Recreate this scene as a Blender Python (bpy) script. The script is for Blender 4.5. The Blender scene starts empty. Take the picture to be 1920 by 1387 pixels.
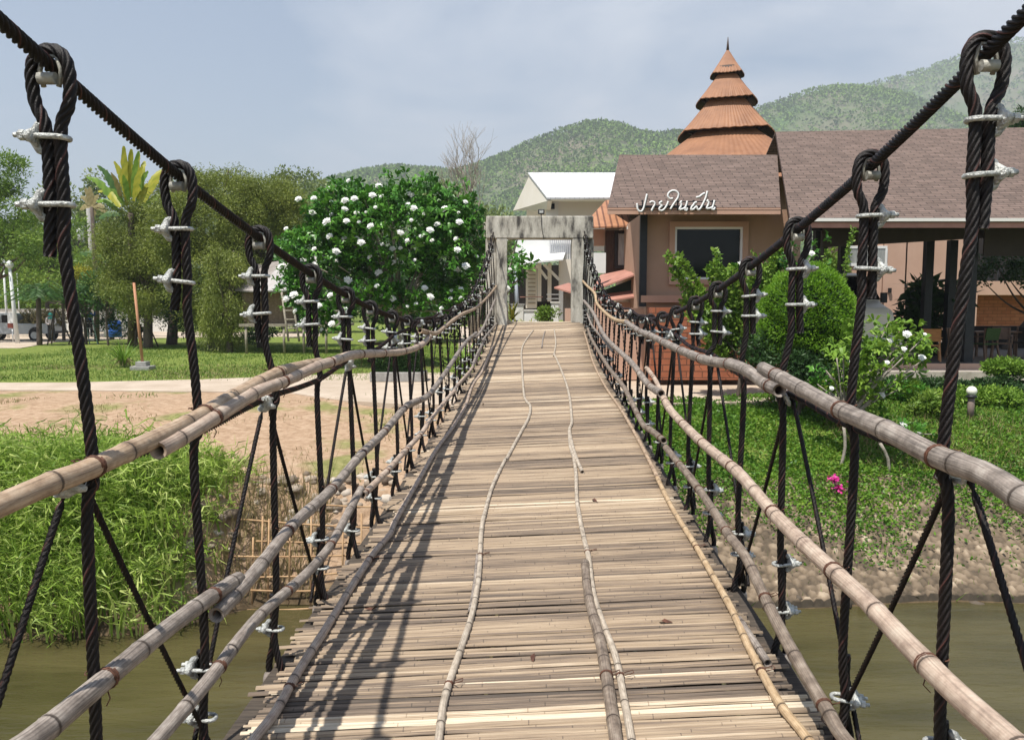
import bpy, math, random
import numpy as np
from mathutils import Vector, Matrix
rnd = random.Random(11)
R = np.random.RandomState(7)
C = bpy.context.scene.collection
scene = bpy.context.scene

# ------------------------------------------------------------------ camera
PITCH = math.atan(118/1400.0)
cam_d = bpy.data.cameras.new("camera"); cam = bpy.data.objects.new("camera", cam_d); C.objects.link(cam)
cam.location = (0, 0, 0); cam.rotation_euler = (math.pi/2-PITCH, 0, 0)
cam_d.sensor_width = 36.0; cam_d.lens = 1400/1920*36.0
cam_d.clip_start = 0.05; cam_d.clip_end = 20000
scene.camera = cam
# ------------------------------------------------------------------ world, sun
SUN = Vector((-0.29, -0.34, 1.0)).normalized()
w = bpy.data.worlds.new("World"); scene.world = w; w.use_nodes = True
nt = w.node_tree; N = nt.nodes; L = nt.links
for n in list(N): N.remove(n)
out = N.new('ShaderNodeOutputWorld'); bg = N.new('ShaderNodeBackground')
sky = N.new('ShaderNodeTexSky'); sky.sky_type = 'NISHITA'; sky.sun_disc = False
sky.sun_elevation = math.asin(SUN.z); sky.sun_rotation = math.atan2(SUN.x, SUN.y)
sky.air_density = 1.3; sky.dust_density = 1.0; sky.ozone_density = 2.5; sky.altitude = 500
tc = N.new('ShaderNodeTexCoord'); mp = N.new('ShaderNodeMapping'); mp.inputs['Scale'].default_value = (1.2, 1.2, 3.2)
mp.inputs['Location'].default_value = (3.1, .4, .3)
no = N.new('ShaderNodeTexNoise'); no.inputs['Scale'].default_value = 2.3; no.inputs['Detail'].default_value = 8; no.inputs['Roughness'].default_value = .52
no.inputs['Distortion'].default_value = .35
rp = N.new('ShaderNodeValToRGB'); rp.color_ramp.elements[0].position = .40; rp.color_ramp.elements[1].position = .66
rp.color_ramp.elements[0].color = (.22, .22, .22, 1); rp.color_ramp.elements[1].color = (1, 1, 1, 1)
mx = N.new('ShaderNodeMix'); mx.data_type = 'RGBA'; mx.inputs[7].default_value = (5.5, 6.0, 6.9, 1)
L.new(tc.outputs['Generated'], mp.inputs['Vector']); L.new(mp.outputs[0], no.inputs['Vector']); sep = N.new('ShaderNodeSeparateXYZ'); L.new(tc.outputs['Generated'], sep.inputs[0])
up_ = N.new('ShaderNodeMapRange'); up_.interpolation_type = 'SMOOTHSTEP'; up_.inputs[1].default_value = .36; up_.inputs[2].default_value = .80; up_.inputs[3].default_value = 1; up_.inputs[4].default_value = .06; L.new(sep.outputs['Z'], up_.inputs[0])
rt_ = N.new('ShaderNodeMapRange'); rt_.inputs[1].default_value = -.55; rt_.inputs[2].default_value = .55; rt_.inputs[3].default_value = -.12; rt_.inputs[4].default_value = .12; L.new(sep.outputs['X'], rt_.inputs[0])
ad_ = N.new('ShaderNodeMath'); L.new(no.outputs['Fac'], ad_.inputs[0]); L.new(rt_.outputs[0], ad_.inputs[1]); L.new(ad_.outputs[0], rp.inputs[0])
mu_ = N.new('ShaderNodeMath'); mu_.operation = 'MULTIPLY'; L.new(rp.outputs[0], mu_.inputs[0]); L.new(up_.outputs[0], mu_.inputs[1])
L.new(mu_.outputs[0], mx.inputs[0]); L.new(sky.outputs[0], mx.inputs[6])
L.new(mx.outputs[2], bg.inputs['Color']); bg.inputs['Strength'].default_value = 0.088
L.new(bg.outputs[0], out.inputs['Surface'])
sd = bpy.data.lights.new("sun", 'SUN'); sd.energy = 5.0; sd.angle = math.radians(.5); sd.color = (1.0, .95, .87)
so = bpy.data.objects.new("sun", sd); C.objects.link(so); so.rotation_euler = SUN.to_track_quat('Z', 'Y').to_euler()
so.location = (-20, -20, 60)
vs = scene.view_settings; vs.view_transform = 'Standard'; vs.look = 'None'; vs.exposure = 0.58; vs.gamma = 1
scene.cycles.max_bounces = 6; scene.cycles.volume_bounces = 0; scene.cycles.transparent_max_bounces = 8

# ------------------------------------------------------------------ helpers
CP, SP = math.cos(PITCH), math.sin(PITCH)
def ray(px, py):
    a = (px-960)/1400; b = (693.5-py)/1400
    return Vector((a, CP+b*SP, -SP+b*CP))
def P(px, py, d):
    r = ray(px, py); return r*(d/r.y)
def G(px, py, z=-2.1):
    r = ray(px, py); return r*(z/r.z)

def tag(o, label=None, cat=None, group=None, kind=None):
    if label: o['label'] = label
    if cat: o['category'] = cat
    if group: o['group'] = group
    if kind: o['kind'] = kind
    return o
def empty(name, loc, label=None, cat=None, group=None, rz=0):
    o = bpy.data.objects.new(name, None); C.objects.link(o); o.location = loc; o.rotation_euler = (0, 0, rz)
    o.empty_display_size = .2
    return tag(o, label, cat, group)
def rootoff(parent):
    """world offset subtracted from vertices when a child is built in world coordinates"""
    o = Vector((0, 0, 0)); p = parent
    while p is not None: o += Vector(p.location); p = p.parent
    return o
def finish(name, me, mat, parent, loc=None):
    mats = mat if isinstance(mat, (list, tuple)) else [mat]
    for m in mats: me.materials.append(m)
    o = bpy.data.objects.new(name, me); C.objects.link(o)
    if parent is not None: o.parent = parent
    if loc is not None: o.location = loc
    return o
def frames(path):
    pts = [Vector(p) for p in path]; n = len(pts); T = []
    for i in range(n):
        a = pts[max(i-1, 0)]; b = pts[min(i+1, n-1)]; t = (b-a)
        T.append(t.normalized() if t.length > 1e-9 else Vector((0, 0, 1)))
    up = Vector((0, 0, 1)) if abs(T[0].z) < .9 else Vector((1, 0, 0))
    u = T[0].cross(up).normalized(); out = []
    for i in range(n):
        if i: 
            u = u - T[i]*u.dot(T[i])
            if u.length < 1e-6: u = T[i].orthogonal()
            u.normalize()
        out.append((pts[i], T[i], u, T[i].cross(u)))
    return out
def catmull(pts, step):
    pts = [Vector(p) for p in pts]
    if len(pts) < 3:
        n = max(2, int((pts[-1]-pts[0]).length/step)+1)
        return [pts[0].lerp(pts[-1], i/(n-1)) for i in range(n)]
    q = [pts[0]*2-pts[1]]+pts+[pts[-1]*2-pts[-2]]; out = []
    for i in range(1, len(q)-2):
        p0, p1, p2, p3 = q[i-1:i+3]; n = max(1, int(math.ceil((p2-p1).length/step)))
        for k in range(n):
            t = k/n
            out.append(.5*((2*p1)+(p2-p0)*t+(2*p0-5*p1+4*p2-p3)*t*t+(3*p1-p0-3*p2+p3)*t**3))
    out.append(pts[-1]); return out
class MB:
    def __init__(s): s.v = []; s.f = []; s.m = []; s.sm = []; s.off = Vector((0, 0, 0)); s.att = {}
    def add(s, vs, fs, m=0, smooth=False):
        b = len(s.v); s.v += [tuple(v) for v in vs]
        for f in fs: s.f.append(tuple(b+i for i in f)); s.m.append(m); s.sm.append(smooth)
        return b
    def box(s, x0, x1, y0, y1, z0, z1, m=0):
        if x0 > x1: x0, x1 = x1, x0
        if y0 > y1: y0, y1 = y1, y0
        if z0 > z1: z0, z1 = z1, z0
        s.add([(x0,y0,z0),(x1,y0,z0),(x1,y1,z0),(x0,y1,z0),(x0,y0,z1),(x1,y0,z1),(x1,y1,z1),(x0,y1,z1)],
              [(0,3,2,1),(4,5,6,7),(0,1,5,4),(1,2,6,5),(2,3,7,6),(3,0,4,7)], m)
        return s
    def bar(s, a, b, wx, wy, m=0):
        a, b = Vector(a), Vector(b); t = (b-a).normalized()
        u = t.cross(Vector((0, 0, 1)) if abs(t.z) < .95 else Vector((0, 1, 0))).normalized(); v = t.cross(u)
        vs = [p+u*sx*wx/2+v*sy*wy/2 for p in (a, b) for sx, sy in ((-1,-1),(1,-1),(1,1),(-1,1))]
        s.add(vs, [(3,2,1,0),(4,5,6,7),(0,1,5,4),(1,2,6,5),(2,3,7,6),(3,0,4,7)], m); return s
    def tube(s, path, r, seg=8, m=0, cap=True, smooth=True):
        fr = frames(path); n = len(fr); vs = []
        for i, (p, t, u, v) in enumerate(fr):
            rr = r[i] if isinstance(r, (list, tuple)) else r
            for k in range(seg):
                a = 2*math.pi*k/seg; vs.append(p+u*math.cos(a)*rr+v*math.sin(a)*rr)
        fs = [(i*seg+k, i*seg+(k+1) % seg, (i+1)*seg+(k+1) % seg, (i+1)*seg+k) for i in range(n-1) for k in range(seg)]
        b = s.add(vs, fs, m, smooth)
        if cap:
            s.f.append(tuple(b+k for k in reversed(range(seg)))); s.m.append(m); s.sm.append(False)
            s.f.append(tuple(b+(n-1)*seg+k for k in range(seg))); s.m.append(m); s.sm.append(False)
        return s
    def quad(s, pts, m=0): s.add(pts, [tuple(range(len(pts)))], m); return s
    def slab(s, pts, n, t, m=0):
        """polygon extruded by vector n*t"""
        k = len(pts); pts = [Vector(p) for p in pts]; n = Vector(n)*t
        s.add(pts+[p+n for p in pts], [tuple(range(k)), tuple(range(2*k-1, k-1, -1))]+[(i, i+k, (i+1) % k+k, (i+1) % k) for i in range(k)], m); return s
    def lathe(s, prof, c=(0, 0, 0), seg=16, m=0, smooth=True):
        c = Vector(c); vs = []
        for r_, z in prof:
            for k in range(seg):
                a = 2*math.pi*k/seg; vs.append(c+Vector((r_*math.cos(a), r_*math.sin(a), z)))
        fs = [(i*seg+k, i*seg+(k+1) % seg, (i+1)*seg+(k+1) % seg, (i+1)*seg+k) for i in range(len(prof)-1) for k in range(seg)]
        fs += [tuple(reversed(range(seg))), tuple((len(prof)-1)*seg+k for k in range(seg))]
        s.add(vs, fs, m, smooth); return s
    def build(s, name, mat, parent=None, loc=None, bevel=0, world=True):
        off = rootoff(parent) if (parent is not None and world) else Vector((0, 0, 0))
        if parent is None and loc is not None: off = Vector(loc)
        me = bpy.data.meshes.new(name)
        me.from_pydata([(v[0]-off.x, v[1]-off.y, v[2]-off.z) for v in s.v], [], s.f)
        me.polygons.foreach_set('material_index', s.m); me.polygons.foreach_set('use_smooth', s.sm)
        uv = me.uv_layers.new(name='UVMap'); data = np.zeros((len(me.loops), 2), dtype=np.float32)
        for p in me.polygons:
            n = p.normal
            if abs(n.z) > .96: uu = Vector((1, 0, 0)); vv = Vector((0, 1, 0))
            else: uu = Vector((0, 0, 1)).cross(n).normalized(); vv = n.cross(uu)
            for li in p.loop_indices:
                co = me.vertices[me.loops[li].vertex_index].co + off
                data[li] = (co.dot(uu), co.dot(vv))
        uv.data.foreach_set('uv', data.ravel())
        for k, vals in s.att.items():
            at = me.attributes.new(k, 'FLOAT', 'POINT'); at.data.foreach_set('value', np.asarray(vals, dtype=np.float32))
        o = finish(name, me, mat, parent, loc if parent is None else None)
        if bevel:
            b = o.modifiers.new('bevel', 'BEVEL'); b.width = bevel; b.segments = 2; b.limit_method = 'ANGLE'
        return o
def np_mesh(name, V, F, mat, parent=None, tint=None, smooth=False, off=None, uv=None):
    """V (n,3) F (m,k) numpy"""
    V = np.asarray(V, dtype=np.float32); F = np.asarray(F, dtype=np.int32)
    o_ = rootoff(parent) if parent is not None else Vector((0, 0, 0))
    if off is not None: o_ = o_+Vector(off)
    V = V-np.array(o_, dtype=np.float32)
    me = bpy.data.meshes.new(name); m, k = F.shape
    me.vertices.add(len(V)); me.vertices.foreach_set('co', V.ravel())
    me.loops.add(m*k); me.loops.foreach_set('vertex_index', F.ravel())
    me.polygons.add(m); me.polygons.foreach_set('loop_start', np.arange(0, m*k, k, dtype=np.int32))
    me.polygons.foreach_set('loop_total', np.full(m, k, dtype=np.int32))
    if smooth: me.polygons.foreach_set('use_smooth', np.ones(m, dtype=bool))
    if tint is not None:
        at = me.attributes.new('tint', 'FLOAT', 'POINT'); at.data.foreach_set('value', np.asarray(tint, dtype=np.float32))
    if uv is not None:
        l = me.uv_layers.new(name='UVMap'); l.data.foreach_set('uv', np.asarray(uv, dtype=np.float32)[F.ravel()].ravel())
    me.update(calc_edges=True); me.validate()
    return finish(name, me, mat, parent)

# ------------------------------------------------------------------ materials
def srgb(r, g, b):
    f = lambda c: (c/255/12.92 if c/255 <= .04045 else ((c/255+.055)/1.055)**2.4)
    return (f(r), f(g), f(b), 1)
def newmat(name):
    m = bpy.data.materials.new(name); m.use_nodes = True; n = m.node_tree.nodes
    return m, n, m.node_tree.links, n['Principled BSDF']
def mat(name, c1, c2=None, scale=4, rough=.75, bump=0, bscale=None, metal=0, stretch=(1, 1, 1), coords='Object', detail=6, lo=.35, hi=.65, spec=.4, c3=None):
    m, n, l, b = newmat(name)
    c1 = tuple(c1)+(1,) if len(c1) == 3 else c1
    b.inputs['Roughness'].default_value = rough; b.inputs['Metallic'].default_value = metal
    b.inputs['Specular IOR Level'].default_value = spec
    if c2 is None and not bump: b.inputs['Base Color'].default_value = c1; return m
    tc = n.new('ShaderNodeTexCoord'); mp = n.new('ShaderNodeMapping'); mp.inputs['Scale'].default_value = stretch
    l.new(tc.outputs[coords], mp.inputs[0])
    if c2 is not None:
        c2 = tuple(c2)+(1,) if len(c2) == 3 else c2
        no = n.new('ShaderNodeTexNoise'); no.inputs['Scale'].default_value = scale; no.inputs['Detail'].default_value = detail; no.inputs['Roughness'].default_value = .62
        rp = n.new('ShaderNodeValToRGB'); e = rp.color_ramp.elements; e[0].position = lo; e[1].position = hi; e[0].color = c1; e[1].color = c2
        if c3 is not None:
            x = e.new(min(.98, hi+.14)); x.color = tuple(c3)+(1,) if len(c3) == 3 else c3
        l.new(mp.outputs[0], no.inputs['Vector']); l.new(no.outputs['Fac'], rp.inputs[0]); l.new(rp.outputs[0], b.inputs['Base Color'])
    else: b.inputs['Base Color'].default_value = c1
    if bump:
        n2 = n.new('ShaderNodeTexNoise'); n2.inputs['Scale'].default_value = bscale or scale*4; n2.inputs['Detail'].default_value = 5
        bp = n.new('ShaderNodeBump'); bp.inputs['Strength'].default_value = bump; bp.inputs['Distance'].default_value = .02
        l.new(mp.outputs[0], n2.inputs['Vector']); l.new(n2.outputs['Fac'], bp.inputs['Height']); l.new(bp.outputs[0], b.inputs['Normal'])
    return m
def tintmat(name, cols, rough=.6, transl=.0, attr='tint', noise=None, spec=.35, bump=0, bscale=30, coords='Object', stretch=(1,1,1)):
    """colour from a per-leaf / per-slat value"""
    m, n, l, b = newmat(name)
    at = n.new('ShaderNodeAttribute'); at.attribute_name = attr
    rp = n.new('ShaderNodeValToRGB'); e = rp.color_ramp.elements
    for i, (p, c) in enumerate(cols):
        c = tuple(c)+(1,) if len(c) == 3 else c
        x = e[i] if i < 2 else e.new(p); x.position = p; x.color = c
    src = at.outputs['Fac']; tc = n.new('ShaderNodeTexCoord'); mp = n.new('ShaderNodeMapping'); mp.inputs['Scale'].default_value = stretch
    l.new(tc.outputs[coords], mp.inputs[0])
    if noise:
        no = n.new('ShaderNodeTexNoise'); no.inputs['Scale'].default_value = noise[0]; no.inputs['Detail'].default_value = 5
        l.new(mp.outputs[0], no.inputs['Vector'])
        ma = n.new('ShaderNodeMath'); ma.operation = 'MULTIPLY_ADD'; ma.inputs[1].default_value = noise[1]; l.new(no.outputs['Fac'], ma.inputs[0])
        s2 = n.new('ShaderNodeMath'); s2.operation = 'SUBTRACT'; s2.inputs[1].default_value = noise[1]*.5
        l.new(src, ma.inputs[2]); l.new(ma.outputs[0], s2.inputs[0]); src = s2.outputs[0]
    l.new(src, rp.inputs[0]); l.new(rp.outputs[0], b.inputs['Base Color'])
    b.inputs['Roughness'].default_value = rough; b.inputs['Specular IOR Level'].default_value = spec
    if bump:
        n2 = n.new('ShaderNodeTexNoise'); n2.inputs['Scale'].default_value = bscale; n2.inputs['Detail'].default_value = 4
        bp = n.new('ShaderNodeBump'); bp.inputs['Strength'].default_value = bump; bp.inputs['Distance'].default_value = .004
        l.new(mp.outputs[0], n2.inputs['Vector']); l.new(n2.outputs['Fac'], bp.inputs['Height']); l.new(bp.outputs[0], b.inputs['Normal'])
    if transl:
        t = n.new('ShaderNodeBsdfTranslucent'); l.new(rp.outputs[0], t.inputs['Color'])
        ms = n.new('ShaderNodeMixShader'); ms.inputs[0].default_value = transl
        l.new(b.outputs[0], ms.inputs[1]); l.new(t.outputs[0], ms.inputs[2]); l.new(ms.outputs[0], n['Material Output'].inputs['Surface'])
    return m
def brickmat(name, c1, c2, mortar, bw, bh, mw=.01, rough=.85, bump=.4, off=.5, smooth=.1):
    m, n, l, b = newmat(name)
    tc = n.new('ShaderNodeTexCoord'); br = n.new('ShaderNodeTexBrick'); br.inputs['Scale'].default_value = 1
    br.inputs['Brick Width'].default_value = bw; br.inputs['Row Height'].default_value = bh; br.inputs['Mortar Size'].default_value = mw
    br.inputs['Mortar Smooth'].default_value = smooth; br.offset = off
    br.inputs['Color1'].default_value = c1; br.inputs['Color2'].default_value = c2; br.inputs['Mortar'].default_value = mortar
    no = n.new('ShaderNodeTexNoise'); no.inputs['Scale'].default_value = 3; no.inputs['Detail'].default_value = 6
    mx = n.new('ShaderNodeMix'); mx.data_type = 'RGBA'; mx.blend_type = 'MULTIPLY'; mx.inputs[0].default_value = .5
    l.new(tc.outputs['UV'], br.inputs['Vector']); l.new(tc.outputs['UV'], no.inputs['Vector'])
    rp = n.new('ShaderNodeValToRGB'); rp.color_ramp.elements[0].position = .3; rp.color_ramp.elements[0].color = (.55, .52, .5, 1); rp.color_ramp.elements[1].position = .6
    l.new(no.outputs['Fac'], rp.inputs[0]); l.new(br.outputs['Color'], mx.inputs[6]); l.new(rp.outputs[0], mx.inputs[7])
    l.new(mx.outputs[2], b.inputs['Base Color']); b.inputs['Roughness'].default_value = rough
    bp = n.new('ShaderNodeBump'); bp.invert = True; bp.inputs['Strength'].default_value = bump; bp.inputs['Distance'].default_value = .02
    l.new(br.outputs['Fac'], bp.inputs['Height']); l.new(bp.outputs[0], b.inputs['Normal'])
    return m

M = {}
# wire rope: dark grease brown with rusty strands (tint = strand)
M['rope'] = tintmat('wire_rope', [(0, (.004, .0025, .0022)), (.5, (.011, .0065, .006)), (.8, (.030, .013, .011)), (1, (.12, .042, .034))], rough=.5, noise=(9, .45), spec=.36, bump=.5, bscale=500)
M['galv'] = mat('galvanised_steel', (.22, .225, .215), (.56, .57, .54), 45, .45, .5, 160, .3, lo=.32, hi=.58)
M['galvrust'] = mat('thimble_steel', (.20, .19, .16), (.42, .41, .36), 20, .6, .2, 90, .3)
M['tie'] = mat('tie_wire', (.06, .025, .015), (.14, .06, .035), 60, .7)
def bamboomat(name, c_lo, c_mid, c_hi, stain):
    m, n, l, b = newmat(name)
    tc = n.new('ShaderNodeTexCoord'); mp = n.new('ShaderNodeMapping'); mp.inputs['Scale'].default_value = (1.0, 5.0, 1)
    no = n.new('ShaderNodeTexNoise'); no.inputs['Scale'].default_value = 3.2; no.inputs['Detail'].default_value = 7; no.inputs['Roughness'].default_value = .7
    rp = n.new('ShaderNodeValToRGB'); e = rp.color_ramp.elements
    e[0].position = .30; e[0].color = tuple(c_lo)+(1,); e[1].position = .5; e[1].color = tuple(c_mid)+(1,); x = e.new(.68); x.color = tuple(c_hi)+(1,)
    l.new(tc.outputs['UV'], mp.inputs[0]); l.new(mp.outputs[0], no.inputs['Vector']); l.new(no.outputs['Fac'], rp.inputs[0])
    # fine fibre streaks along the cane
    m2 = n.new('ShaderNodeMapping'); m2.inputs['Scale'].default_value = (26.0, 3.0, 1); l.new(tc.outputs['UV'], m2.inputs[0])
    n2 = n.new('ShaderNodeTexNoise'); n2.inputs['Scale'].default_value = 1.4; n2.inputs['Detail'].default_value = 5; l.new(m2.outputs[0], n2.inputs['Vector'])
    r2 = n.new('ShaderNodeValToRGB'); r2.color_ramp.elements[0].position = .36; r2.color_ramp.elements[0].color = (stain, stain, stain, 1); r2.color_ramp.elements[1].position = .55
    l.new(n2.outputs['Fac'], r2.inputs[0])
    mx = n.new('ShaderNodeMix'); mx.data_type = 'RGBA'; mx.blend_type = 'MULTIPLY'; mx.inputs[0].default_value = .8
    l.new(rp.outputs[0], mx.inputs[6]); l.new(r2.outputs[0], mx.inputs[7])
    at = n.new('ShaderNodeAttribute'); at.attribute_name = 'node'
    m3 = n.new('ShaderNodeMix'); m3.data_type = 'RGBA'; m3.inputs[7].default_value = (.028, .018, .012, 1)
    l.new(at.outputs['Fac'], m3.inputs[0]); l.new(mx.outputs[2], m3.inputs[6]); l.new(m3.outputs[2], b.inputs['Base Color'])
    bp = n.new('ShaderNodeBump'); bp.inputs['Strength'].default_value = .35; bp.inputs['Distance'].default_value = .002
    l.new(n2.outputs['Fac'], bp.inputs['Height']); l.new(bp.outputs[0], b.inputs['Normal'])
    b.inputs['Roughness'].default_value = .55; b.inputs['Specular IOR Level'].default_value = .4
    return m
M['bam_tan'] = bamboomat('bamboo_tan', (.20, .13, .08), (.42, .30, .20), (.54, .42, .30), .55)
M['bam_pale'] = bamboomat('bamboo_pale', (.24, .17, .13), (.46, .35, .27), (.58, .48, .38), .6)
M['bam_grey'] = bamboomat('bamboo_grey', (.12, .098, .08), (.28, .235, .20), (.45, .395, .34), .38)
M['bam_brown'] = bamboomat('bamboo_brown', (.10, .075, .055), (.22, .17, .13), (.34, .28, .22), .45)
M['bam_white'] = bamboomat('bamboo_bleached', (.24, .20, .155), (.46, .385, .30), (.60, .53, .43), .5)
M['bam_gold'] = bamboomat('bamboo_gold', (.26, .17, .09), (.48, .34, .20), (.58, .45, .29), .55)
# slats
def slatmat():
    m, n, l, b = newmat('split_bamboo_slats')
    at = n.new('ShaderNodeAttribute'); at.attribute_name = 'tint'
    tc = n.new('ShaderNodeTexCoord'); mp = n.new('ShaderNodeMapping'); mp.inputs['Scale'].default_value = (3.5, 260, 1)
    no = n.new('ShaderNodeTexNoise'); no.inputs['Scale'].default_value = 1; no.inputs['Detail'].default_value = 6; no.inputs['Roughness'].default_value = .65
    l.new(tc.outputs['UV'], mp.inputs[0]); l.new(mp.outputs[0], no.inputs['Vector'])
    mp2 = n.new('ShaderNodeMapping'); mp2.inputs['Scale'].default_value = (2.0, 3.2, 1); l.new(tc.outputs['UV'], mp2.inputs[0])
    n2 = n.new('ShaderNodeTexNoise'); n2.inputs['Scale'].default_value = 1.3; n2.inputs['Detail'].default_value = 5; l.new(mp2.outputs[0], n2.inputs['Vector'])
    a1 = n.new('ShaderNodeMath'); a1.operation = 'MULTIPLY_ADD'; a1.inputs[1].default_value = 1.25; a1.inputs[2].default_value = -.62; l.new(no.outputs['Fac'], a1.inputs[0])
    a2 = n.new('ShaderNodeMath'); a2.operation = 'MULTIPLY_ADD'; a2.inputs[1].default_value = .36; a2.inputs[2].default_value = -.18; l.new(n2.outputs['Fac'], a2.inputs[0])
    br = n.new('ShaderNodeTexBrick'); br.inputs['Scale'].default_value = 1; br.inputs['Brick Width'].default_value = .41; br.inputs['Row Height'].default_value = 900; br.inputs['Mortar Size'].default_value = .0022; br.inputs['Mortar Smooth'].default_value = .3
    l.new(tc.outputs['UV'], br.inputs['Vector'])
    m3 = n.new('ShaderNodeMapping'); m3.inputs['Scale'].default_value = (1.6, 480, 1); l.new(tc.outputs['UV'], m3.inputs[0])
    n3 = n.new('ShaderNodeTexNoise'); n3.inputs['Scale'].default_value = 1; n3.inputs['Detail'].default_value = 3; l.new(m3.outputs[0], n3.inputs['Vector'])
    cr = n.new('ShaderNodeMapRange'); cr.inputs[1].default_value = .36; cr.inputs[2].default_value = .30; cr.inputs[4].default_value = -.5; l.new(n3.outputs['Fac'], cr.inputs[0])
    nb = n.new('ShaderNodeMath'); nb.operation = 'MULTIPLY_ADD'; nb.inputs[1].default_value = -.28; l.new(br.outputs['Fac'], nb.inputs[0]); l.new(cr.outputs[0], nb.inputs[2])
    s0 = n.new('ShaderNodeMath'); l.new(at.outputs['Fac'], s0.inputs[0]); l.new(nb.outputs[0], s0.inputs[1])
    s1 = n.new('ShaderNodeMath'); l.new(s0.outputs[0], s1.inputs[0]); l.new(a1.outputs[0], s1.inputs[1])
    s2 = n.new('ShaderNodeMath'); l.new(s1.outputs[0], s2.inputs[0]); l.new(a2.outputs[0], s2.inputs[1])
    rp = n.new('ShaderNodeValToRGB'); e = rp.color_ramp.elements
    e[0].position = 0; e[0].color = (.075, .060, .048, 1); e[1].position = .28; e[1].color = (.17, .128, .095, 1)
    for p, c in ((.5, (.305, .228, .155)), (.75, (.415, .32, .222)), (1, (.64, .545, .41))):
        x = e.new(p); x.color = c+(1,)
    l.new(s2.outputs[0], rp.inputs[0]); l.new(rp.outputs[0], b.inputs['Base Color'])
    bp = n.new('ShaderNodeBump'); bp.inputs['Strength'].default_value = .6; bp.inputs['Distance'].default_value = .003
    l.new(no.outputs['Fac'], bp.inputs['Height']); l.new(bp.outputs[0], b.inputs['Normal'])
    b.inputs['Roughness'].default_value = .7; b.inputs['Specular IOR Level'].default_value = .3
    return m
M['slat'] = slatmat()
M['concrete'] = mat('stained_concrete', (.06, .055, .05), (.40, .375, .32), 4.5, .9, .5, 40, stretch=(1.3, 1.3, .4), lo=.35, hi=.50, c3=(.56, .53, .46))
M['stucco'] = mat('brown_pink_stucco', (.37, .235, .165), (.42, .27, .19), 1.2, .9, .1, 60)
M['stucco_pink'] = mat('salmon_stucco', (.50, .32, .235), (.55, .36, .27), .8, .9, .1, 60)
M['stucco_trim'] = mat('stucco_trim', (.46, .28, .20), (.50, .31, .225), 1.2, .9)
M['shingle'] = brickmat('brown_shingles', srgb(122, 103, 93), srgb(100, 84, 75), srgb(62, 50, 45), .45, .13, .012, bump=.8)
M['brick'] = brickmat('terracotta_brick', srgb(178, 110, 78), srgb(160, 92, 62), srgb(120, 76, 54), .42, .16, .012)
M['tin_orange'] = mat('terracotta_metal_roof', (.36, .165, .085), (.46, .225, .125), 2.2, .55, .1, 20, .0)
M['tin_red'] = mat('faded_red_roof', (.36, .17, .13), (.44, .22, .17), 2.2, .6)
M['roof_white'] = mat('white_sheet_roof', (.70, .71, .72), (.78, .79, .80), 1, .45)
M['cream'] = mat('cream_wall', (.70, .65, .56), (.75, .70, .62), .7, .85)
M['white'] = mat('white_paint', (.74, .74, .72), (.80, .80, .78), 2, .6)
M['offwhite'] = mat('off_white_wall', (.68, .66, .61), (.74, .72, .68), .8, .8)
M['darkwood'] = mat('dark_brown_wood', (.035, .018, .012), (.065, .035, .022), 6, .6, stretch=(6, 6, .6))
M['black'] = mat('black_steel', (.012, .013, .016), (.02, .021, .026), 8, .5)
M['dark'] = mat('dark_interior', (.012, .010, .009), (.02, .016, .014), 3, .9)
M['green_dark'] = mat('dark_green_panel', (.015, .035, .025), (.022, .048, .034), 3, .7)
M['glass'] = mat('dark_glass', (.006, .007, .009), None, rough=.12, spec=.22)
M['curtain'] = mat('curtained_glass', (.22, .23, .22), (.42, .43, .41), 3, .25, stretch=(14, 14, .8))
M['blind'] = mat('brown_roller_blind', (.040, .030, .027), (.052, .040, .036), 2, .8)
M['woodfloor'] = mat('weathered_boardwalk', (.30, .26, .22), (.46, .41, .36), 2.5, .85, .3, 20, stretch=(1, 8, 1))
M['teak'] = mat('orange_teak', (.36, .15, .05), (.48, .22, .08), 6, .5, stretch=(1, 1, 5))
M['chairwood'] = mat('brown_chair_wood', (.16, .09, .055), (.24, .14, .09), 6, .55)
M['green_fabric'] = mat('olive_green_fabric', (.05, .09, .025), (.07, .12, .035), 20, .9)
M['bark'] = mat('bark', (.055, .042, .032), (.13, .10, .08), 5, .9, .6, 30, stretch=(1, 1, .3))
M['bark_pale'] = mat('pale_bark', (.22, .19, .155), (.36, .32, .27), 6, .85, .4, 30)
M['tyre'] = mat('tyre_rubber', (.012, .012, .012), (.02, .02, .02), 10, .9)
M['silver'] = mat('silver_car_paint', (.34, .36, .38), (.38, .40, .42), 1, .3, metal=.3)
M['van'] = mat('cream_car_paint', (.66, .60, .50), (.70, .64, .54), 1, .3)
M['blue'] = mat('blue_plastic', (.02, .10, .42), (.03, .13, .5), 5, .5)
M['rust'] = mat('rust_red_metal', (.14, .03, .02), (.2, .05, .03), 5, .7)
M['stake'] = mat('orange_stake', (.42, .20, .11), (.50, .26, .15), 8, .8)
M['stone'] = mat('grey_concrete_block', (.26, .25, .235), (.36, .35, .33), 8, .9, .4, 40)
M['thatch'] = tintmat('weathered_roof_sheets', [(0, (.10, .085, .075)), (.5, (.26, .23, .21)), (1, (.50, .48, .47))], rough=.8, noise=(3, .6))
M['bamwall'] = mat('woven_bamboo_wall', (.16, .115, .07), (.27, .20, .13), 10, .85, .4, 50)
M['oldbam'] = mat('old_bamboo', (.20, .17, .13), (.34, .30, .24), 9, .8)
M['fencebam'] = mat('orange_bamboo_stick', (.34, .20, .10), (.46, .30, .16), 9, .7)
M['metalwhite'] = mat('white_lamp_post', (.62, .63, .62), (.70, .71, .70), 3, .5)
M['globe'] = mat('opal_globe', (.82, .80, .70), None, rough=.3)
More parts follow.
